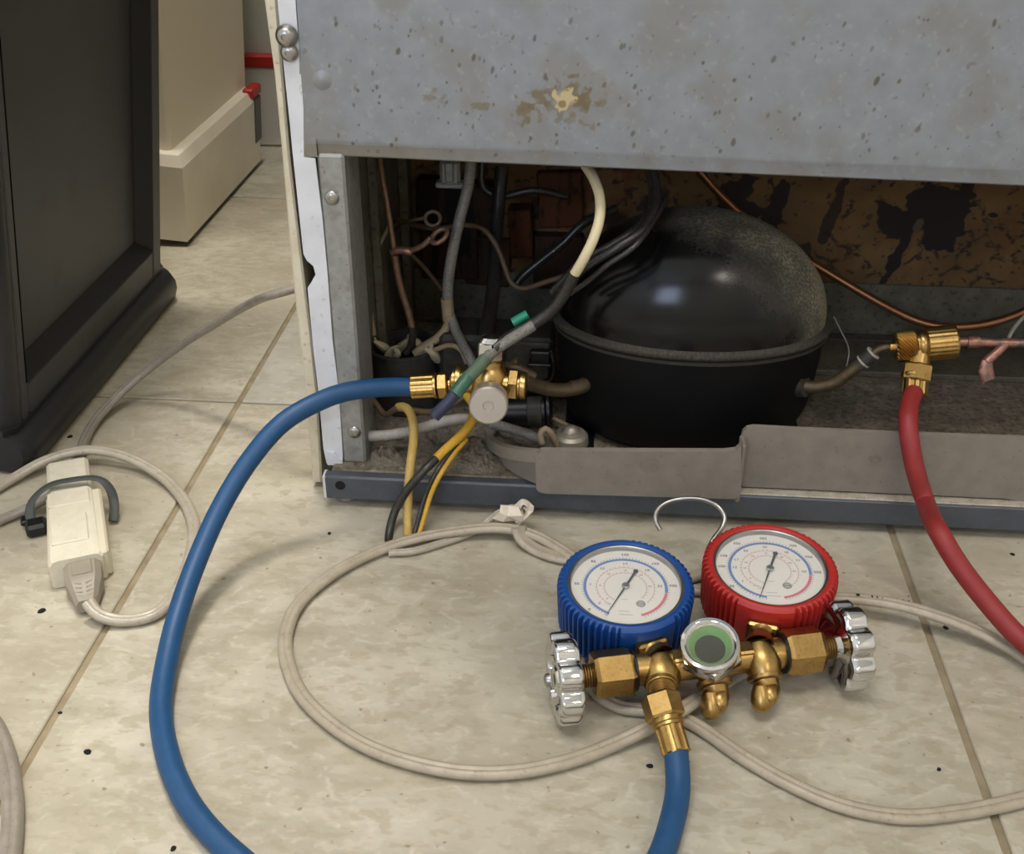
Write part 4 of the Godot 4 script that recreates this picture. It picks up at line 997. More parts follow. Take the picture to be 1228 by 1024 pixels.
func service_fittings() -> void:
	# piercing valve on the suction pipe, left
	var vc := bk(586, 459, 0.088)
	var v := thing("service_valve", "brass service valve with a silver end cap, at the end of the blue hose", "valve", vc - Vector3(0, 0.02, 0))
	var X := Vector3(0.998, -0.02, 0.05).normalized()
	var body := MB.new()
	body.lathe([Vector2(0, -0.0115), Vector2(0.009, -0.011), Vector2(0.0118, -0.006), Vector2(0.0118, 0.006), Vector2(0.009, 0.011), Vector2(0, 0.0115)], 24, along(vc, Vector3(0, 0.95, -0.3)))
	rod(body, vc - X * 0.0235, X, 0.0072, 0.047)
	hexnut(body, vc + X * 0.0125, X, 0.0098, 0.006)
	rod(body, vc - X * 0.0205, X, 0.0098, 0.0035)
	rod(body, vc + X * 0.0195, X, 0.0085, 0.004)
	obj("body", body, M.brass_new, v, 35.0)
	var cd := Vector3(0.02, -0.30, 0.95).normalized()
	var nk := MB.new(); rod(nk, vc + cd * 0.004, cd, 0.0088, 0.012)
	obj("neck", nk, M.silver, v)
	var ce := bk(585.5, 487, 0.118)
	obj("end_cap", MB.new().lathe([Vector2(0, -0.013), Vector2(0.0108, -0.013), Vector2(0.0118, -0.012), Vector2(0.0118, -0.0012), Vector2(0.0108, 0.0), Vector2(0.0034, 0.0002), Vector2(0.0030, -0.0010), Vector2(0, -0.0010)], 32, along(ce, (cam_at - ce).normalized() * 0.7 + Vector3(0, -0.1, 0.5))), M.silver, v, 35.0)
	var ud := Vector3(0.03, 0.97, -0.22).normalized()
	var col := MB.new(); rod(col, vc + ud * 0.009, ud, 0.0088, 0.006)
	obj("collar", col, M.brass_new, v)
	var nut := MB.new(); hexnut(nut, vc + ud * 0.0145, ud, 0.0082, 0.012, 0.3)
	nut.lathe([Vector2(0.008, 0), Vector2(0.0065, 0.003), Vector2(0.003, 0.005), Vector2(0, 0.0056)], 18, along(vc + ud * 0.0262, ud))
	obj("top_nut", nut, M.chrome, v, 30.0)
	# suction pipe from the valve to the compressor
	var sp := thing("suction_pipe", "dark copper suction pipe from the brass valve to the compressor", "pipe", bk(660, 464, 0.06))
	seg(sp, "pipe", [[610, 459, 0.084], [628, 458, 0.078], [642, 462, 0.070], [660, 467, 0.064], [684, 467, 0.057], [700, 463, 0.052]], 8.4, M.pipe_dark)
	seg(sp, "stub", [[604, 441, 0.070], [616, 440, 0.072], [630, 446, 0.072], [640, 452, 0.071]], 6.2, M.pipe_dark)
	seg(sp, "pinched_end", [[612, 441, 0.071], [617, 434, 0.072], [621, 432, 0.072]], 4.6, M.pipe_dark)

	# discharge pipe and quick coupler, right
	var dp := thing("discharge_pipe", "bent copper discharge pipe from the compressor up to the brass quick coupler", "pipe", bk(1010, 452, 0.02))
	seg(dp, "pipe", [[956, 463, 0.043], [980, 464, 0.046], [1000, 459, 0.048], [1015, 449, 0.049], [1032, 436, 0.050]], 7.6, M.pipe_dark)
	seg(dp, "collar", [[1030, 438, 0.050], [1046, 424, 0.050]], 9.0, M.black_matt, "dark collar")
	for q in [[1034, 434.5, 0.050], [1046, 424, 0.050]]:
		var a := bk(q[0], q[1], q[2]); var dd := (bk(1046, 424, 0.050) - bk(1030, 438, 0.050)).normalized()
		obj("ring", MB.new().cyl(rad(PackedVector3Array([a, a]), 9.6), 0.0012, along(a, dd), 20), M.wire_pale, dp, 30.0, "pale ring")
	seg(dp, "capillary", [[1046, 424, 0.050], [1056, 418, 0.050], [1066, 416, 0.050], [1074, 416, 0.050]], 4.4, M.pipe_dark)
	var q0 := bk(1066, 417, 0.050)
	var e := bk(1140, 410, 0.050)
	var D := (e - q0).normalized()
	var qc := thing("quick_coupler", "brass quick coupler with a knurled knob, at the top of the red hose", "coupler", bk(1100, 440, 0.03))
	var st := MB.new(); rod(st, q0, D, 0.0034, 0.008)
	obj("stem", st, M.brass_new, qc)
	var kn := MB.new(); knurl(kn, q0 + D * 0.0035, D, 0.0092, 0.0128)
	obj("knob", kn, M.brass, qc, 10.0, "knurled knob")
	var cb := MB.new()
	rod(cb, q0 + D * 0.016, D, 0.0078, 0.004)
	cb.lathe([Vector2(0, 0), Vector2(0.0086, 0.0), Vector2(0.0092, 0.001), Vector2(0.0092, 0.003), Vector2(0.0086, 0.004), Vector2(0, 0.004)], 28, along(q0 + D * 0.0178, D))
	obj("collar", cb, M.brass, qc, 35.0)
	var sl := MB.new()
	sl.lathe([Vector2(0, 0), Vector2(0.009, 0), Vector2(0.0104, 0.0012), Vector2(0.0104, 0.0178), Vector2(0.0098, 0.019), Vector2(0.0062, 0.019), Vector2(0.0058, 0.0175), Vector2(0, 0.0175)], 48, along(q0 + D * 0.0215, D), func(a, k, r): return r * (1.0 + (0.028 if (k == 2 or k == 3) and int(round(a / TAU * 48)) % 2 == 0 else 0.0)))
	obj("sleeve", sl, M.brass, qc, 15.0, "fluted sleeve")
	var tp := q0 + D * 0.0197
	var te := bk(1097, 466, 0.066)
	var td := (te - tp).normalized()
	var tee := MB.new()
	rod(tee, tp, td, 0.0066, 0.02)
	hexnut(tee, tp + td * 0.0125, td, 0.0092, 0.011)
	obj("branch", tee, M.brass, qc, 30.0)
	# copper pipe going off to the right
	var rp := thing("copper_pipe", "reddish copper pipe with a pinched branch, right of the quick coupler", "pipe", bk(1190, 412, 0.03))
	seg(rp, "pipe", [[1138, 410, 0.050], [1165, 410, 0.050], [1200, 411, 0.050], [1245, 411, 0.050]], 5.6, M.copper_red)
	seg(rp, "joint", [[1160, 410, 0.050], [1174, 410, 0.050]], 7.4, M.copper_red)
	seg(rp, "branch", [[1206, 412, 0.050], [1196, 422, 0.054], [1182, 434, 0.058]], 5.6, M.copper_red)
	var pe := MB.new()
	pe.tube(pl([[1184, 432, 0.0575], [1182, 445, 0.060], [1185, 455, 0.061]]), [0.0034, 0.0048, 0.0046], 12, func(a): return Vector2(cos(a), sin(a) * 0.55))
	pe.tube(pl([[1177, 438, 0.059], [1179, 450, 0.061], [1179, 460, 0.062]]), [0.0016, 0.0012, 0.0008], 8)
	obj("pinched_end", pe, M.copper_red, rp, 40.0)

# ---------------------------------------------------------------- hoses and cords on the floor
func ferrule(parent: Node3D, p: Vector3, d: Vector3, m: Material, r := 0.0068, len := 0.0115) -> void:
	obj("ferrule", MB.new().lathe([Vector2(0, 0), Vector2(r * 0.92, 0), Vector2(r, 0.0006), Vector2(r, len - 0.0022), Vector2(r * 1.12, len - 0.0018), Vector2(r * 1.12, len - 0.0004), Vector2(r * 0.9, len), Vector2(0, len)], 48, along(p, d), func(a, k, rr):
		if k == 2 or k == 3: return rr * (1.0 + 0.045 * sign(cos(a * 8.0)))
		return rr), m, parent, 18.0)
func hose_to(called: String, p: PackedVector3Array, r: float, m: Material, parent: Node3D) -> void:
	obj(called, MB.new().tube(spline(p, 0.005), r, 18), m, parent, 60.0)
func cord(called: String, p: PackedVector3Array, w: float, h: float, m: Material, label: String, group := "") -> Node3D:
	var groove := func(a): return Vector2(cos(a) * w, sin(a) * h * (1.0 - 0.32 * exp(-pow(cos(a) / 0.22, 2.0))))
	var o := single(called, MB.new().tube(spline(p, 0.005), 1.0, 20, groove, true), m, label, "cord", group, 50.0)
	return o

func hoses_and_cords() -> void:
	var r := 0.0059
	# blue hose: service valve -> floor -> out of view -> gauge set
	var b := thing("blue_hose", "blue charging hose looping over the floor from the brass valve to the blue gauge", "hose", fl(199, 795, 0.0))
	var end := bk(495, 464, 0.088)
	var p := pl([[495, 464, 0.088], [470, 464, 0.092], [440, 466, 0.099], [415, 470, 0.105], [390, 478, 0.112]])
	p.append_array(pf([[340, 506, 0.080], [300, 551, 0.064], [266, 606, 0.046], [237, 670, 0.029], [214, 735, 0.0165], [200, 793, 0.009], [193, 850, 0.006], [201, 905, 0.006], [221, 955, 0.006], [248, 993, 0.006], [286, 1030, 0.006], [360, 1085, 0.006], [470, 1125, 0.006], [600, 1135, 0.006], [720, 1105, 0.006], [785, 1040, 0.006], [806, 985, 0.0065], [813, 945, 0.008], [811, 902, 0.0135]]))
	hose_to("hose", p, r, M.blue_hose, b)
	var vp := bk(560, 460, 0.087)
	var D := (vp - end).normalized()
	ferrule(b, end - D * 0.001, D, M.brass_new, 0.0072, 0.0165)
	var nut := MB.new()
	hexnut(nut, end + D * 0.0160, D, 0.0086, 0.0062, 0.26)
	obj("nut", nut, M.brass_new, b, 25.0)
	var st := MB.new()
	rod(st, end + D * 0.0222, D, 0.0042, 0.011)
	rod(st, end + D * 0.029, D, 0.0062, 0.004)
	obj("stem", st, M.brass_new, b)
	# fitting at the gauge set
	var g1 := fl(811, 902, 0.0135)
	var g0 := fl(799, 862, 0.0205)
	var gd := (g0 - g1).normalized()
	ferrule(b, g1 - gd * 0.001, gd, M.brass, 0.0068, 0.0150)
	var n2 := MB.new()
	rod(n2, g1 + gd * 0.0138, gd, 0.0078, 0.003)
	hexnut(n2, g1 + gd * 0.0165, gd, 0.0098, 0.0125, 0.1)
	obj("nut", n2, M.brass, b, 25.0)

	# red hose from the coupler
	var re := thing("red_hose", "red charging hose hanging from the quick coupler and leaving at the right", "hose", fl(1228, 772, 0.0))
	var h0 := bk(1097, 466, 0.066)
	var rp := pl([[1096, 471, 0.072], [1091, 484, 0.084], [1089, 508, 0.100], [1092, 535, 0.108], [1098, 565, 0.113], [1109, 600, 0.119]])
	rp.append_array(pf([[1127, 640, 0.054], [1150, 678, 0.042], [1184, 722, 0.028], [1222, 764, 0.018], [1262, 796, 0.013], [1320, 832, 0.009], [1400, 880, 0.006], [1480, 960, 0.006], [1500, 1060, 0.006], [1440, 1160, 0.006], [1320, 1230, 0.006]]))
	hose_to("hose", rp, 0.0057, M.red_hose, re)
	var rd := (bk(1099, 440, 0.057) - h0).normalized()
	ferrule(re, h0 - rd * 0.0045, rd, M.brass, 0.0076, 0.0125)
	var n3 := MB.new()
	rod(n3, h0 + rd * 0.0070, rd, 0.0090, 0.0024)
	rod(n3, h0 + rd * 0.0094, rd, 0.0078, 0.003)
	obj("collar", n3, M.brass, re, 30.0)

	# cords
	var pc := cord("power_cord", pf([[1600, 900, 0.003], [1480, 862, 0.0145], [1400, 878, 0.0155], [1340, 914, 0.006], [1290, 938, 0.003], [1228, 958, 0.003], [1150, 974, 0.003], [1080, 979, 0.003], [1010, 966, 0.003], [950, 941, 0.003], [890, 907, 0.003], [850, 879, 0.003], [820, 862, 0.003], [780, 852, 0.003], [742, 847, 0.003], [712, 826, 0.003], [706, 792, 0.003], [740, 745, 0.003], [790, 712, 0.003], [836, 690, 0.003], [880, 680, 0.003], [930, 692, 0.003], [950, 735, 0.003], [930, 780, 0.003], [880, 812, 0.003], [845, 833, 0.005], [815, 852, 0.0095], [786, 868, 0.0075], [735, 893, 0.0035], [680, 913, 0.0035], [620, 925, 0.0035], [560, 926, 0.0035], [500, 916, 0.0035], [440, 895, 0.0035], [392, 864, 0.0035], [360, 830, 0.0035], [344, 790, 0.0035], [343, 758, 0.0035], [358, 724, 0.0035], [395, 691, 0.0035], [440, 666, 0.0035], [490, 648, 0.005], [545, 637, 0.007], [600, 633, 0.008], [640, 641, 0.007], [670, 657, 0.005], [695, 673, 0.004], [740, 694, 0.003], [790, 703, 0.003], [838, 708, 0.003], [900, 716, 0.003], [960, 718, 0.006], [1005, 717, 0.011], [1060, 722, 0.013], [1110, 734, 0.013], [1170, 756, 0.010], [1228, 788, 0.005], [1262, 818, 0.003], [1290, 850, 0.003], [1300, 876, 0.003], [1296, 893, 0.003]]), 0.0041, 0.0029, M.cord, "pale grey cord coiled in a wide loop on the floor and passing under both gauges")
	var cp := MB.new()
	for q in [[1029, 713, 3.0], [1046, 715, 1.6], [1052, 715.6, 1.6], [1058, 716.2, 2.0], [1064, 717, 1.4], [1076, 718.6, 1.6], [1083, 719.8, 2.0], [1090, 721, 1.4]]:
		cp.box(Vector3(0.0006 * float(q[2]), 0.0003, 0.0016), T(fl(q[0], q[1], 0.0152), -0.1), 0.0001)
	obj("print", cp, M.label, pc, 40.0)
	cord("beige_cord", pf([[106, 722, 0.011], [114, 733, 0.008], [128, 741, 0.005], [152, 744, 0.0035], [182, 738, 0.0035], [203, 722, 0.0035], [220, 693, 0.0035], [231, 655, 0.0035], [232, 628, 0.0035], [222, 602, 0.0035], [201, 577, 0.0045], [170, 556, 0.008], [135, 543, 0.0115], [100, 540, 0.012], [55, 552, 0.009], [20, 571, 0.005], [-20, 596, 0.0035], [-80, 640, 0.0035]]), 0.0040, 0.0031, M.cord_clear, "translucent beige cord curling from the white adapter's plug, under the blue hose and back")
	var fp := PackedVector3Array([bk(358, 344, 0.045)])
	fp.append_array(pl([[345, 348, 0.047], [325, 354, 0.046]]))
	fp.append_array(pf([[300, 364, 0.102], [262, 386, 0.078], [222, 411, 0.053], [183, 439, 0.030], [150, 466, 0.015], [123, 494, 0.0065], [106, 518, 0.0042], [97, 540, 0.0042], [91, 553, 0.006], [88.5, 559, 0.0075]]))
	cord("fridge_cord", fp, 0.0038, 0.0031, M.cord_grey, "grey cord running from the fridge's side down to the far end of the white adapter")
	cord("side_cord", pf([[60, 596, 0.008], [46, 603, 0.007], [30, 611, 0.0045], [0, 624, 0.0035], [-40, 642, 0.0035]]), 0.0036, 0.003, M.cord_grey, "short grey cord leaving the white adapter's left side towards the photo's left edge")
	cord("corner_cord", pf([[-60, 830, 0.004], [-14, 862, 0.004], [5, 900, 0.004], [14, 945, 0.004], [15, 990, 0.004], [8, 1040, 0.004], [-12, 1090, 0.004]]), 0.0050, 0.0042, M.cord_grey, "glossy grey cord curving past the photo's lower left corner")
	cord("clear_cord", pf([[466, 663, 0.0028], [495, 661, 0.0028], [530, 651, 0.0028], [562, 640, 0.0028], [583, 627, 0.004], [597, 616, 0.009], [613, 609, 0.013], [626, 609, 0.014]]), 0.0026, 0.0022, M.cord_clear, "thin clear cord from the stripped wire ends to the crumpled white tape")
	cord("short_cord", pf([[622, 632, 0.012], [626, 645, 0.006], [640, 657, 0.0028], [662, 666, 0.0028], [690, 672, 0.0028], [735, 682, 0.0028]]), 0.0052, 0.0026, M.cord, "short flat cord sagging under the coiled cord beside the blue gauge")

# ---------------------------------------------------------------- the gauge set
const FONT := {"0": [7, 5, 5, 5, 7], "1": [2, 6, 2, 2, 7], "2": [7, 1, 7, 4, 7], "3": [7, 1, 3, 1, 7], "4": [5, 5, 7, 1, 1], "5": [7, 4, 7, 1, 7], "6": [7, 4, 7, 5, 7], "7": [7, 1, 2, 2, 2], "8": [7, 5, 7, 5, 7], "9": [7, 5, 7, 1, 7]}
func put_text(im: Image, s: String, c: Vector2, k: int, col: Color) -> void:
	var x0 := int(c.x - s.length() * 4 * k / 2.0)
	for i in s.length():
		var f: Array = FONT[s[i]]
		for row in 5:
			for b in 3:
				if f[row] & (4 >> b): im.fill_rect(Rect2i(x0 + i * 4 * k + b * k, int(c.y - 2.5 * k) + row * k, k, k), col)
func dial_image(nums: Array, blue: Array, red: Array, start: float, stop: float) -> Image:
	# angles run clockwise from the top of the dial
	var S := 512
	var im := Image.create(S, S, false, Image.FORMAT_RGB8)
	var paper := C(226, 218, 206)
	for y in S:
		for x in S:
			var q := Vector2(x - S / 2.0 + 0.5, y - S / 2.0 + 0.5) / (S / 2.0)
			var r := q.length()
			var a := fposmod(rad_to_deg(atan2(q.x, -q.y)), 360.0)
			var c := paper
			var inside := func(lo: float, hi: float) -> bool: return (a >= lo and a <= hi) if lo <= hi else (a >= lo or a <= hi)
			if absf(r - 0.735) < 0.026:
				if inside.call(blue[0], blue[1]): c = c.lerp(C(64, 100, 168), 0.85)
				elif inside.call(red[0], red[1]): c = c.lerp(C(206, 70, 84), 0.85)
			elif r > 0.762 and r < 0.80 and inside.call(start, stop) and fposmod(a - start, 4.5) < 0.9: c = c.lerp(C(60, 70, 92), 0.7)
			elif absf(r - 0.52) < 0.006 and inside.call(start + 8, stop - 25): c = c.lerp(C(190, 130, 122), 0.8)
			elif absf(r - 0.38) < 0.006 and inside.call(start + 8, stop - 25): c = c.lerp(C(190, 130, 122), 0.8)
			elif r > 0.53 and r < 0.56 and inside.call(start + 8, stop - 25) and fposmod(a - start, 9.0) < 1.4: c = c.lerp(C(190, 130, 122), 0.7)
			elif r > 0.39 and r < 0.42 and inside.call(start + 8, stop - 25) and fposmod(a - start, 11.0) < 2.0: c = c.lerp(C(190, 130, 122), 0.7)
			var e := (q - Vector2(0.27, 0.40)) / Vector2(0.085, 0.085)
			if e.length() < 1.0: c = c.lerp(C(120, 118, 114), 0.85 if absf(e.length() - 0.8) < 0.2 or absf(e.y) < 0.2 else 0.45)
			im.set_pixel(x, y, c)
	for n in nums:
		var a := deg_to_rad(n[1])
		var d := Vector2(sin(a), -cos(a))
		put_text(im, n[0], Vector2(S / 2, S / 2) + d * 0.875 * S / 2, 3, C(84, 84, 80))
		put_text(im, str(int(n[0]) / 10 + 2), Vector2(S / 2, S / 2) + d * 0.63 * S / 2, 3, C(110, 116, 140))
		put_text(im, str(int(n[0]) / 8), Vector2(S / 2, S / 2) + d * 0.45 * S / 2, 2, C(150, 120, 116))
	# fine print near the bottom, too small to read
	for q in [[-0.02, 0.60, 0.20], [0.02, 0.68, 0.26], [-0.28, 0.44, 0.13], [-0.22, 0.50, 0.10], [0.0, 0.30, 0.12]]:
		var xx := int((q[0] - q[2] / 2 + 1.0) * S / 2)
		for k in int(q[2] * S / 2 / 7): im.fill_rect(Rect2i(xx + k * 7, int((q[1] + 1.0) * S / 2), 4, 5), C(140, 136, 128))
	return im

func gauge(parent: Node3D, face: Vector3, stem_to: Vector3, boot_m: Material, dial: Image, needle_deg: float, tail: float, called: String, label: String) -> void:
	var n := Vector3(0, cos(deg_to_rad(5.0)), sin(deg_to_rad(5.0)))
	var z := stem_to - face
	z = (z - n * z.dot(n)).normalized()
	var G := Transform3D(Basis(n.cross(z), n, z), face + n * 0.0028)
	var ribs := 62
	var prof := [Vector2(0, -0.0320), Vector2(0.031, -0.0320), Vector2(0.0338, -0.0310), Vector2(0.0346, -0.0295), Vector2(0.0347, -0.0280), Vector2(0.0358, -0.006), Vector2(0.0358, -0.0045), Vector2(0.0355, -0.0022), Vector2(0.0346, -0.0007), Vector2(0.0334, 0.0), Vector2(0.0318, -0.0002), Vector2(0.0311, -0.0012), Vector2(0.0311, -0.0045)]
	var boot := MB.new().lathe(prof, ribs * 4, G, func(a, k, r):
		var d := absf(wrapf(a, -PI, PI))
		var i := int(round(a / TAU * ribs * 4)) % 4
		if d < 0.44 or d > 2.72: return r * (1.012 if k >= 3 and k <= 7 else 1.0)
		if k >= 4 and k <= 6: return r * (1.030 if i < 2 else 0.968)
		if k == 3 or k == 7: return r * (1.028 if i < 2 else 0.972)
		if k == 8: return r * (1.012 if i < 2 else 0.985)
		return r)
	var g := obj(called, boot, boot_m, parent, 28.0, label)
	obj("bezel", MB.new().lathe([Vector2(0.0292, -0.0040), Vector2(0.0296, -0.0018), Vector2(0.0303, -0.0012), Vector2(0.0312, -0.0014), Vector2(0.0314, -0.003)], 64, G), M.steel, g, 60.0)
	var dm := mat(Color.WHITE, 0.55)
	dm.albedo_texture = tex(dial)
	# the dial faces the viewer's side of the bench: top away from the camera
	var up := Vector3(0, 0, -1)
	up = (up - n * up.dot(n)).normalized()
	var rt := up.cross(n)
	var dc := G.origin - n * 0.0042
	var db := MB.new()
	for i in 64:
		var a0 := TAU * i / 64; var a1 := TAU * (i + 1) / 64
		var q0 := Vector2(cos(a0), sin(a0)); var q1 := Vector2(cos(a1), sin(a1))
		db.tri(dc, dc + (rt * q0.x + up * q0.y) * 0.0298, dc + (rt * q1.x + up * q1.y) * 0.0298, Vector2(0.5, 0.5), Vector2(0.5 + q0.x * 0.5, 0.5 - q0.y * 0.5), Vector2(0.5 + q1.x * 0.5, 0.5 - q1.y * 0.5))
	obj("dial", db, dm, g)
	var nd := MB.new()
	var D := deg_to_rad(needle_deg)
	var dir := rt * sin(D) + up * cos(D)
	var sd := dir.cross(n)
	var nc := dc + n * 0.0009
	var tip := nc + dir * 0.0252
	var w := 0.00034
	nd.quad(nc + sd * w * 1.6, nc - sd * w * 1.6, tip - sd * w * 0.4, tip + sd * w * 0.4)
	var tl := nc - dir * 0.0135
	nd.quad(nc - sd * w * 1.7, nc + sd * w * 1.7, tl + sd * w * 2.2, tl - sd * w * 2.2)
	nd.cyl(0.0014, 0.0004, along(tl - n * 0.0002, n), 14)
	obj("needle", nd, M.needle, g)
	obj("hub", MB.new().cyl(0.0021, 0.0016, along(nc - n * 0.0003, n), 20, 0.0004), M.steel, g)
	obj("glass", MB.new().lathe([Vector2(0.0296, -0.0026), Vector2(0.0296, -0.0021), Vector2(0.018, -0.0014), Vector2(0, -0.0010)], 48, G), M.glass, g, 60.0)
	# brass connection
	var s0: Vector3 = G * Vector3(0, -0.0150, 0.0350)
	var tgt := stem_to + Vector3(0, 0.004, -0.003)
	var sd2 := (tgt - s0).normalized()
	var st := MB.new()
	var ln := s0.distance_to(tgt)
	st.box(Vector3(0.0165, 0.0075, 0.0125), along(s0 + sd2 * 0.0036, sd2, n), 0.0012)
	st.lathe([Vector2(0.0070, 0.0070), Vector2(0.0056, 0.0090), Vector2(0.0052, 0.0130), Vector2(0.0056, ln * 0.6), Vector2(0.0066, ln * 0.78), Vector2(0.0076, ln * 0.9), Vector2(0.0078, ln + 0.003)], 24, along(s0, sd2))
	obj("connection", st, M.brass, g, 30.0)

func wheel(parent: Node3D, c: Vector3, d: Vector3) -> void:
	# d points away from the bar
	var prof := [Vector2(0, -0.0026), Vector2(0.0062, -0.0026), Vector2(0.0066, 0.0004), Vector2(0.010, 0.0026), Vector2(0.0165, 0.0015), Vector2(0.0200, -0.0007), Vector2(0.0218, -0.0010), Vector2(0.0231, 0.0003), Vector2(0.0235, 0.0017), Vector2(0.0235, 0.0090), Vector2(0.0225, 0.0104), Vector2(0.0200, 0.0110), Vector2(0.0165, 0.0104), Vector2(0.0135, 0.0078), Vector2(0.0078, 0.0075), Vector2(0.0070, 0.0095), Vector2(0.0056, 0.0106), Vector2(0, 0.0108)]
	var w := MB.new().lathe(prof, 128, along(c, d), func(a, k, r):
		if k < 4 or k > 12: return r
		return r * (1.0 - 0.16 * pow(0.5 - 0.5 * cos(a * 8.0), 2.2)))
	var o := obj("hand_wheel", w, M.chrome, parent, 40.0, "chrome hand wheel")
	obj("screw", MB.new().lathe([Vector2(0, 0.012), Vector2(0.0036, 0.0125), Vector2(0.0032, 0.0145), Vector2(0.0018, 0.0153), Vector2(0, 0.0154)], 18, along(c, d)), M.steel, o, 50.0)

func gauge_set() -> void:
	var O := fl(790, 800, 0.0238)
	var a := (fl(960, 785, 0.0238) - fl(730, 812, 0.0238)).normalized()
	var b := a.cross(Vector3.UP)
	var g := thing("gauge_set", "manifold gauge set with blue and red gauges on a brass bar, on the tiles", "gauge set", Vector3(O.x + 0.026, 0, O.z - 0.006))
	# bar
	var bar := MB.new()
	rod(bar, O - a * 0.0145, a, 0.0082, 0.083, 28)
	bar.lathe([Vector2(0, -0.006), Vector2(0.0085, -0.0045), Vector2(0.0104, 0.001), Vector2(0.0104, 0.006), Vector2(0.0088, 0.0105), Vector2(0.0078, 0.012), Vector2(0, 0.012)], 28, along(O, (b * 0.88 + Vector3(0, -0.40, 0)).normalized()))
	var R1 := O + a * 0.054
	bar.lathe([Vector2(0, -0.006), Vector2(0.0085, -0.0045), Vector2(0.0100, 0.001), Vector2(0.0098, 0.006), Vector2(0.0082, 0.0105), Vector2(0.0074, 0.012), Vector2(0, 0.012)], 28, along(R1, (b * 0.88 + Vector3(0, -0.40, 0)).normalized()))
	for s in [0.0105, 0.045]: bar.box(Vector3(0.009, 0.003, 0.009), Transform3D(Basis(a, Vector3.UP, b), O + a * s + Vector3(0, 0.0068, 0.001)), 0.001)
	obj("bar", bar, M.brass, g, 35.0, "brass bar")
	# ends: hex nuts, threads, hand wheels
	var nut := MB.new()
	hexnut(nut, O - a * 0.0345, a, 0.0122, 0.0205, 0.1)
	obj("hex_nut", nut, M.brass, g, 25.0)
	var nut2 := MB.new()
	hexnut(nut2, O + a * 0.067, a, 0.0122, 0.0200, 0.1)
	obj("hex_nut", nut2, M.brass, g, 25.0)
	for q in [-0.0142, 0.0655]:
		var wash := MB.new()
		rod(wash, O + a * q, a, 0.0108, 0.0014)
		obj("seal", wash, M.black, g)
	var th := MB.new(); thread(th, O - a * 0.046, a, 0.0062, 0.0125)
	obj("spindle", th, M.brass_dark, g, 30.0)
	var th2 := MB.new(); thread(th2, O + a * 0.0865, a, 0.0062, 0.0125)
	obj("spindle", th2, M.brass_dark, g, 30.0)
	wheel(g, O - a * 0.0442, -a)
	wheel(g, O + a * 0.0965, a)
	# gauges
	var nb := [["0", 226], ["50", 272], ["80", 318], ["120", 0], ["160", 40], ["200", 83]]
	gauge(g, fl(750.3, 702, 0.040), O, M.blue_boot, dial_image(nb, [203, 97], [97.5, 158], 203, 158), 204.5, 0.0, "blue_gauge", "blue gauge")
	var nr := [["50", 236], ["100", 272], ["150", 292], ["200", 322], ["300", 358], ["400", 36], ["450", 62], ["500", 90]]
	gauge(g, fl(923.6, 681, 0.040), R1, M.red_boot, dial_image(nr, [190, 97], [97.5, 166], 190, 166), 198.5, 1.0, "red_gauge", "red gauge")
	# sight glass
	var S := O + a * 0.027
	var sdir := Vector3(-0.0018, 0.017, 0.0067).normalized()
	var sg := MB.new().lathe([Vector2(0, 0.0085), Vector2(0.0150, 0.0085), Vector2(0.0166, 0.0095), Vector2(0.0168, 0.0140), Vector2(0.0158, 0.0158), Vector2(0.0135, 0.0162)], 6, along(S, sdir) * Transform3D(Basis(Vector3.UP, 0.35), Vector3.ZERO))
	sg.lathe([Vector2(0.0146, 0.012), Vector2(0.0152, 0.0176), Vector2(0.0146, 0.0194), Vector2(0.0130, 0.0198), Vector2(0.0122, 0.0194), Vector2(0.0116, 0.0186)], 40, along(S, sdir))
	var s := obj("sight_glass", sg, M.chrome, g, 30.0, "chrome nut with a green ringed sight glass")
	obj("cone", MB.new().lathe([Vector2(0, 0.0), Vector2(0.0088, 0.0), Vector2(0.0105, 0.004), Vector2(0.0148, 0.0086), Vector2(0, 0.0087)], 28, along(S, sdir)), M.brass_dark, s)
	obj("ring", MB.new().lathe([Vector2(0.0076, 0.0136), Vector2(0.0080, 0.0139), Vector2(0.0100, 0.0172), Vector2(0.0107, 0.0180)], 40, along(S, sdir)), M.green_ring, s, 30.0, "green ring")
	obj("inner_bezel", MB.new().lathe([Vector2(0.0105, 0.0176), Vector2(0.0108, 0.0182), Vector2(0.0119, 0.0188)], 40, along(S, sdir)), M.zinc_dull, s, 30.0)
	obj("window", MB.new().lathe([Vector2(0, 0.0125), Vector2(0.0080, 0.0128), Vector2(0.0078, 0.0137), Vector2(0, 0.0139)], 32, along(S, sdir)), M.dark_glass, s, 60.0)
	# blue side port
	var pd := (fl(799, 862, 0.0205) - O).normalized()
	var pt := MB.new(); thread(pt, O + pd * 0.010, pd, 0.0066, 0.0105)
	rod(pt, O + pd * 0.010, pd, 0.0078, 0.003)
	obj("port", pt, M.brass, g, 30.0)
	# plugged ports
	for q in [[S, fl(857, 846, 0.0105), 0.0], [R1, fl(917, 838, 0.0115), 1.0]]:
		var c0: Vector3 = q[0]; var c1: Vector3 = q[1]
		var d := (b * 0.82 + Vector3(0, -0.57, 0)).normalized()
		var pp := MB.new()
		pp.lathe([Vector2(0, 0.0), Vector2(0.0070, 0.0), Vector2(0.0076, 0.009), Vector2(0.0092, 0.0105), Vector2(0.0092, 0.0125), Vector2(0.0078, 0.0132), Vector2(0, 0.0132)], 28, along(c0, d))
		obj("port", pp, M.brass_dark, g, 30.0)
		var pg := MB.new()
		var m0 := c0 + d * 0.012
		pg.tube(spline(PackedVector3Array([m0, m0 + d * 0.006 + a * 0.0012, c1 + a * 0.0022 + Vector3(0, 0.003, 0.0), c1 + a * 0.0034 + Vector3(0, -0.0022, 0.002)]), 0.0012), [0.0068, 0.0060, 0.0052, 0.0046, 0.0042, 0.0022], 18)
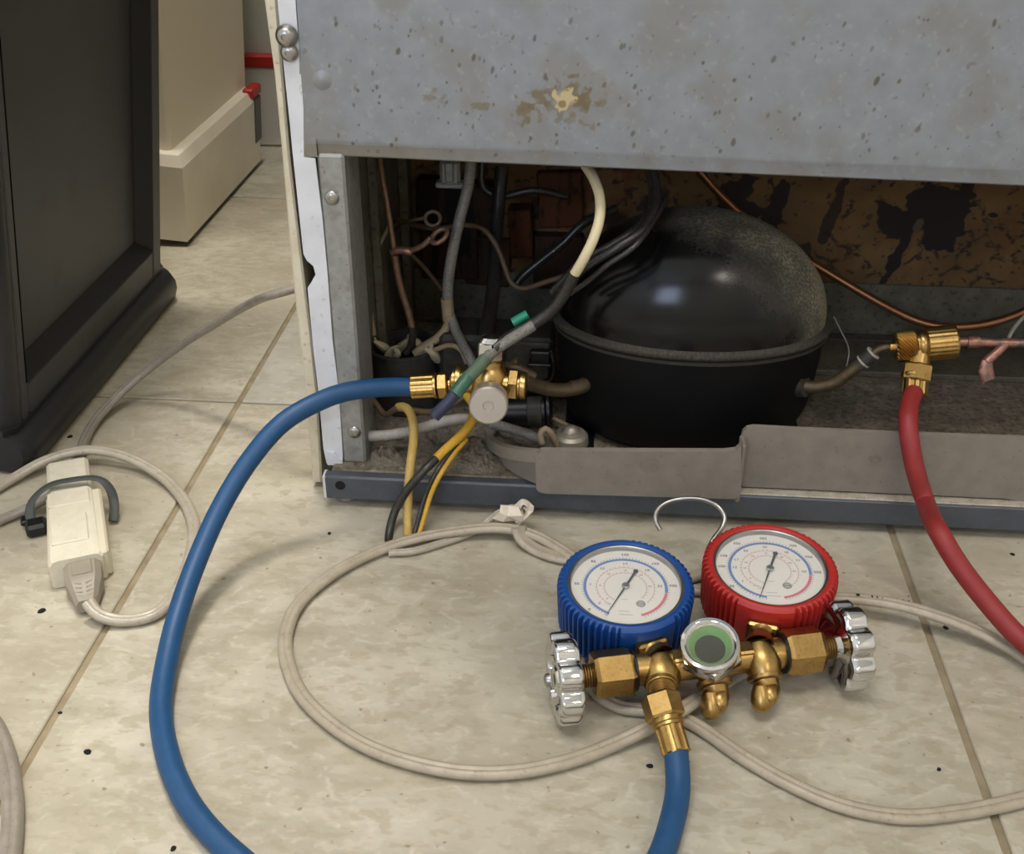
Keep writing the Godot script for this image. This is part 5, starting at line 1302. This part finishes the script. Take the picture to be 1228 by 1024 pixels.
		pg.lathe([Vector2(0, -0.0066), Vector2(0.0030, -0.0062), Vector2(0.0050, -0.0040), Vector2(0.0055, -0.0005), Vector2(0.0048, 0.004), Vector2(0.0034, 0.0075), Vector2(0, 0.0085)], 20, along(c1 - a * 0.0018, (Vector3(0, 0.8, 0) - b * 0.5).normalized()))
		obj("plug", pg, M.brass, g, 50.0)
	# hanging hook
	var hk := spline(pl([[849, 752, 0.212], [847, 720, 0.192], [846.5, 690, 0.180], [847.5, 664, 0.168], [856, 646, 0.160], [866, 632, 0.153], [869, 620, 0.148], [862, 608, 0.143], [848, 600.5, 0.138], [830, 597.5, 0.135], [812, 599, 0.134], [796, 604.5, 0.136], [787, 614, 0.139], [786, 624, 0.142], [792, 636, 0.146]]), 0.002)
	obj("hook", MB.new().tube(hk, 0.00145, 12), M.steel, g, 60.0, "steel wire hook")

# ---------------------------------------------------------------- adapter, strap, scraps
func small_things() -> void:
	var N := fl(97, 668, 0.019); var F := fl(88, 556, 0.012)
	N.y = 0.0; F.y = 0.0
	var ax := (N - F).normalized()
	var L := N.distance_to(F)
	var X := Transform3D(Basis(Vector3.UP.cross(ax), Vector3.UP, ax), N)
	var ad := thing("adapter", "off-white power adapter with a plug, bound by a dark strap at the left", "adapter", N - ax * L * 0.5)
	var bx := func(w, h, l, x, y, z, bev) -> MB: return MB.new().box(Vector3(w, h, l), X * Transform3D(Basis.IDENTITY, Vector3(x, y, z)), bev)
	var main := MB.new()
	var w0 := 0.0158; var w1 := 0.0150   # half widths, near and far
	var sect := [[0.0, 0.92], [-0.0025, 1.0], [-0.074, 0.98], [-0.0775, 0.9]]
	var ring := []
	for q in sect:
		var row := []
		var t: float = -q[0] / 0.078
		var hw: float = lerpf(w0, w1, t) * q[1]; var hh: float = 0.0195 * (0.96 + 0.04 * q[1])
		for c in [[-1, 0.0006], [1, 0.0006], [1, hh - 0.003], [0.86, hh - 0.0006], [0.7, hh], [-0.7, hh], [-0.88, hh - 0.0008], [-1, hh - 0.0035]]:
			row.append(X * Vector3(c[0] * hw - 0.003, c[1], q[0]))
		ring.append(row)
	for i in ring.size() - 1:
		for j in 8: main.quad(ring[i][j], ring[i][(j + 1) % 8], ring[i + 1][(j + 1) % 8], ring[i + 1][j]) if false else main.quad(ring[i + 1][j], ring[i + 1][(j + 1) % 8], ring[i][(j + 1) % 8], ring[i][j])
	for k in [0, ring.size() - 1]:
		for j in range(1, 7):
			if k == 0: main.tri(ring[0][0], ring[0][j], ring[0][j + 1])
			else: main.tri(ring[k][0], ring[k][j + 1], ring[k][j])
	obj("body", main, M.ivory, ad, 25.0)
	obj("side_cover", bx.call(0.0062, 0.0182, 0.072, w0 - 0.0032, 0.0097, -0.038, 0.0014), M.ivory2, ad)
	obj("head", bx.call(0.0265, 0.0165, L - 0.076, -0.0035, 0.0088, -0.0765 - (L - 0.078) / 2, 0.0022), M.ivory, ad)
	obj("raised_panel", bx.call(0.0215, 0.0016, 0.029, -0.005, 0.0198, -0.031, 0.0007), M.ivory, ad)
	obj("raised_panel", bx.call(0.025, 0.0012, 0.016, -0.004, 0.0196, -0.067, 0.0005), M.ivory, ad)
	# plug with ribbed strain relief
	var pg := MB.new()
	var P := func(x, y, z) -> Vector3: return X * Vector3(x, y, z)
	var secs := [[-0.003, 0.0105, 0.0165, 0.0025], [0.014, 0.0102, 0.0160, 0.0022], [0.019, 0.0085, 0.0140, 0.0022], [0.026, 0.0068, 0.0115, 0.0022], [0.031, 0.0056, 0.0105, 0.0024]]
	var rr := []
	for q in secs:
		var row := []
		for c in [[-0.8, q[3]], [0.8, q[3]], [1.0, q[3] + 0.002], [1.0, q[2] - 0.003], [0.7, q[2]], [-0.7, q[2]], [-1.0, q[2] - 0.003], [-1.0, q[3] + 0.002]]:
			row.append(P.call(c[0] * q[1] - 0.0005, c[1], q[0]))
		rr.append(row)
	for i in rr.size() - 1:
		for j in 8: pg.quad(rr[i][j], rr[i][(j + 1) % 8], rr[i + 1][(j + 1) % 8], rr[i + 1][j])
	for j in range(1, 7): pg.tri(rr[4][0], rr[4][j], rr[4][j + 1])
	var plug := obj("plug", pg, M.plug, ad, 30.0)
	obj("grip_plate", MB.new().box(Vector3(0.0115, 0.0014, 0.0125), X * Transform3D(Basis.IDENTITY, Vector3(-0.0005, 0.0163, 0.0065)), 0.0005), M.plug, plug)
	for k in 4:
		for s in [-1, 1]:
			obj("rib", MB.new().box(Vector3(0.0042, 0.0012, 0.0011), X * Transform3D(Basis(Vector3.UP, s * 0.3), Vector3(s * 0.0030 - 0.0005, 0.0140 - k * 0.0010, 0.0185 + k * 0.0028)), 0.0004), M.plug, plug)
	# strap
	var sp := thing("strap", "dark rubber strap ringed loosely round the off-white adapter", "strap", fl(90, 640, 0.0))
	var ring_p := spline(PackedVector3Array([fl(44, 634, 0.004), fl(36, 618, 0.009), fl(38, 602, 0.015), fl(50, 588, 0.0195), fl(64, 580, 0.0212), fl(88, 575, 0.0222), fl(110, 573, 0.0222), fl(122, 576, 0.021), fl(131, 585, 0.017), fl(136, 598, 0.011), fl(137, 614, 0.006), fl(135, 625, 0.0025)]), 0.003)
	obj("band", MB.new().tube(ring_p, 1.0, 8, func(q): return Vector2(cos(q) * 0.0030, sin(q) * 0.0010), true), M.strap, sp, 40.0)
	obj("clasp", MB.new().box(Vector3(0.013, 0.009, 0.012), T(fl(44, 632, 0.0046), 0.5), 0.002).box(Vector3(0.008, 0.004, 0.008), T(fl(33, 624, 0.005), 0.4), 0.001), M.black, sp, 30.0)
	# crumpled tape
	var tp := thing("crumpled_tape", "crumpled scrap of white tape on the thin cord, just below the base rail", "tape", fl(610, 624, 0.0))
	var cc := fl(609, 615, 0.0165)
	var petals := [[-0.0095, -0.0035, 0.002], [-0.005, 0.0018, 0.003], [-0.0045, 0.0060, 0.001], [0.0005, 0.0038, -0.002], [0.0068, 0.0046, 0.0], [0.0092, 0.0004, 0.003], [0.0088, -0.0050, 0.002], [0.0030, -0.0060, 0.0], [-0.003, -0.0050, 0.003]]
	var pe := MB.new()
	for i in petals.size():
		var q: Array = petals[i]; var w: Array = petals[(i + 1) % petals.size()]
		var A := cc + Vector3(q[0], q[1], q[2]); var B := cc + Vector3(w[0], w[1], w[2])
		pe.tri(cc + Vector3(0, 0, 0.0035), B, A)
		pe.tri(cc - Vector3(0, 0, 0.0025), A - Vector3(0, 0, 0.001), B - Vector3(0, 0, 0.001))
		pe.quad(A - Vector3(0, 0, 0.001), A, B, B - Vector3(0, 0, 0.001))
	obj("scrap", pe, M.tape, tp, 10.0)
	var lp := spline(PackedVector3Array([cc + Vector3(0.006, -0.008, -0.002), cc + Vector3(0.0115, -0.002, -0.003), cc + Vector3(0.0125, 0.004, -0.004), cc + Vector3(0.009, 0.0062, -0.004), cc + Vector3(0.0062, 0.002, -0.003), cc + Vector3(0.008, -0.006, 0.0)]), 0.0015)
	obj("folded_end", MB.new().tube(lp, 1.0, 8, func(q): return Vector2(cos(q) * 0.0034, sin(q) * 0.0008), true), M.tape, tp, 40.0)
	# dark crumbs lying on the tiles
	var rng := RandomNumberGenerator.new(); rng.seed = 44
	var spots := [[50, 733, 1.5, "black crumb on the tile below the adapter's plug"], [105, 902, 1.3, "black crumb on the tile near the photo's lower left"], [84, 524, 1.3, "dark crumb on the tile between the cabinet and the adapter"], [208, 1018, 1.0, "dark crumb just left of the blue hose at the bottom edge"], [779, 919, 1.1, "dark crumb left of the blue hose below the gauge fitting"], [1134, 753, 1.1, "dark crumb beside the cord under the red hose"], [1126, 923, 0.8, "tiny dark crumb inside the cord's bend at the lower right"], [1214, 665, 1.0, "dark crumb on the floor right of the red hose"], [395, 640, 0.9, "dark crumb on the tile below the base rail's left end"], [72, 855, 0.8, "dark crumb on the floor joint at the left"], [1003, 741, 0.7, "tiny dark crumb behind the right hand wheel"]]
	for q in spots:
		var r := 0.0011 * float(q[2])
		var mb := MB.new()
		mb.lathe([Vector2(0, 0.0), Vector2(r, 0.0002), Vector2(r * 0.9, r * 0.5), Vector2(r * 0.5, r * 0.8), Vector2(0, r * 0.85)], 9, T(fl(q[0], q[1], 0.0), rng.randf() * 3.0), func(a, k, rr): return rr * (1.0 + 0.2 * sin(a * 2.0 + k)), Vector2(1.7, 1.0))
		single("crumb", mb, M.hole, q[3], "crumb", "dark crumbs on the tiles")
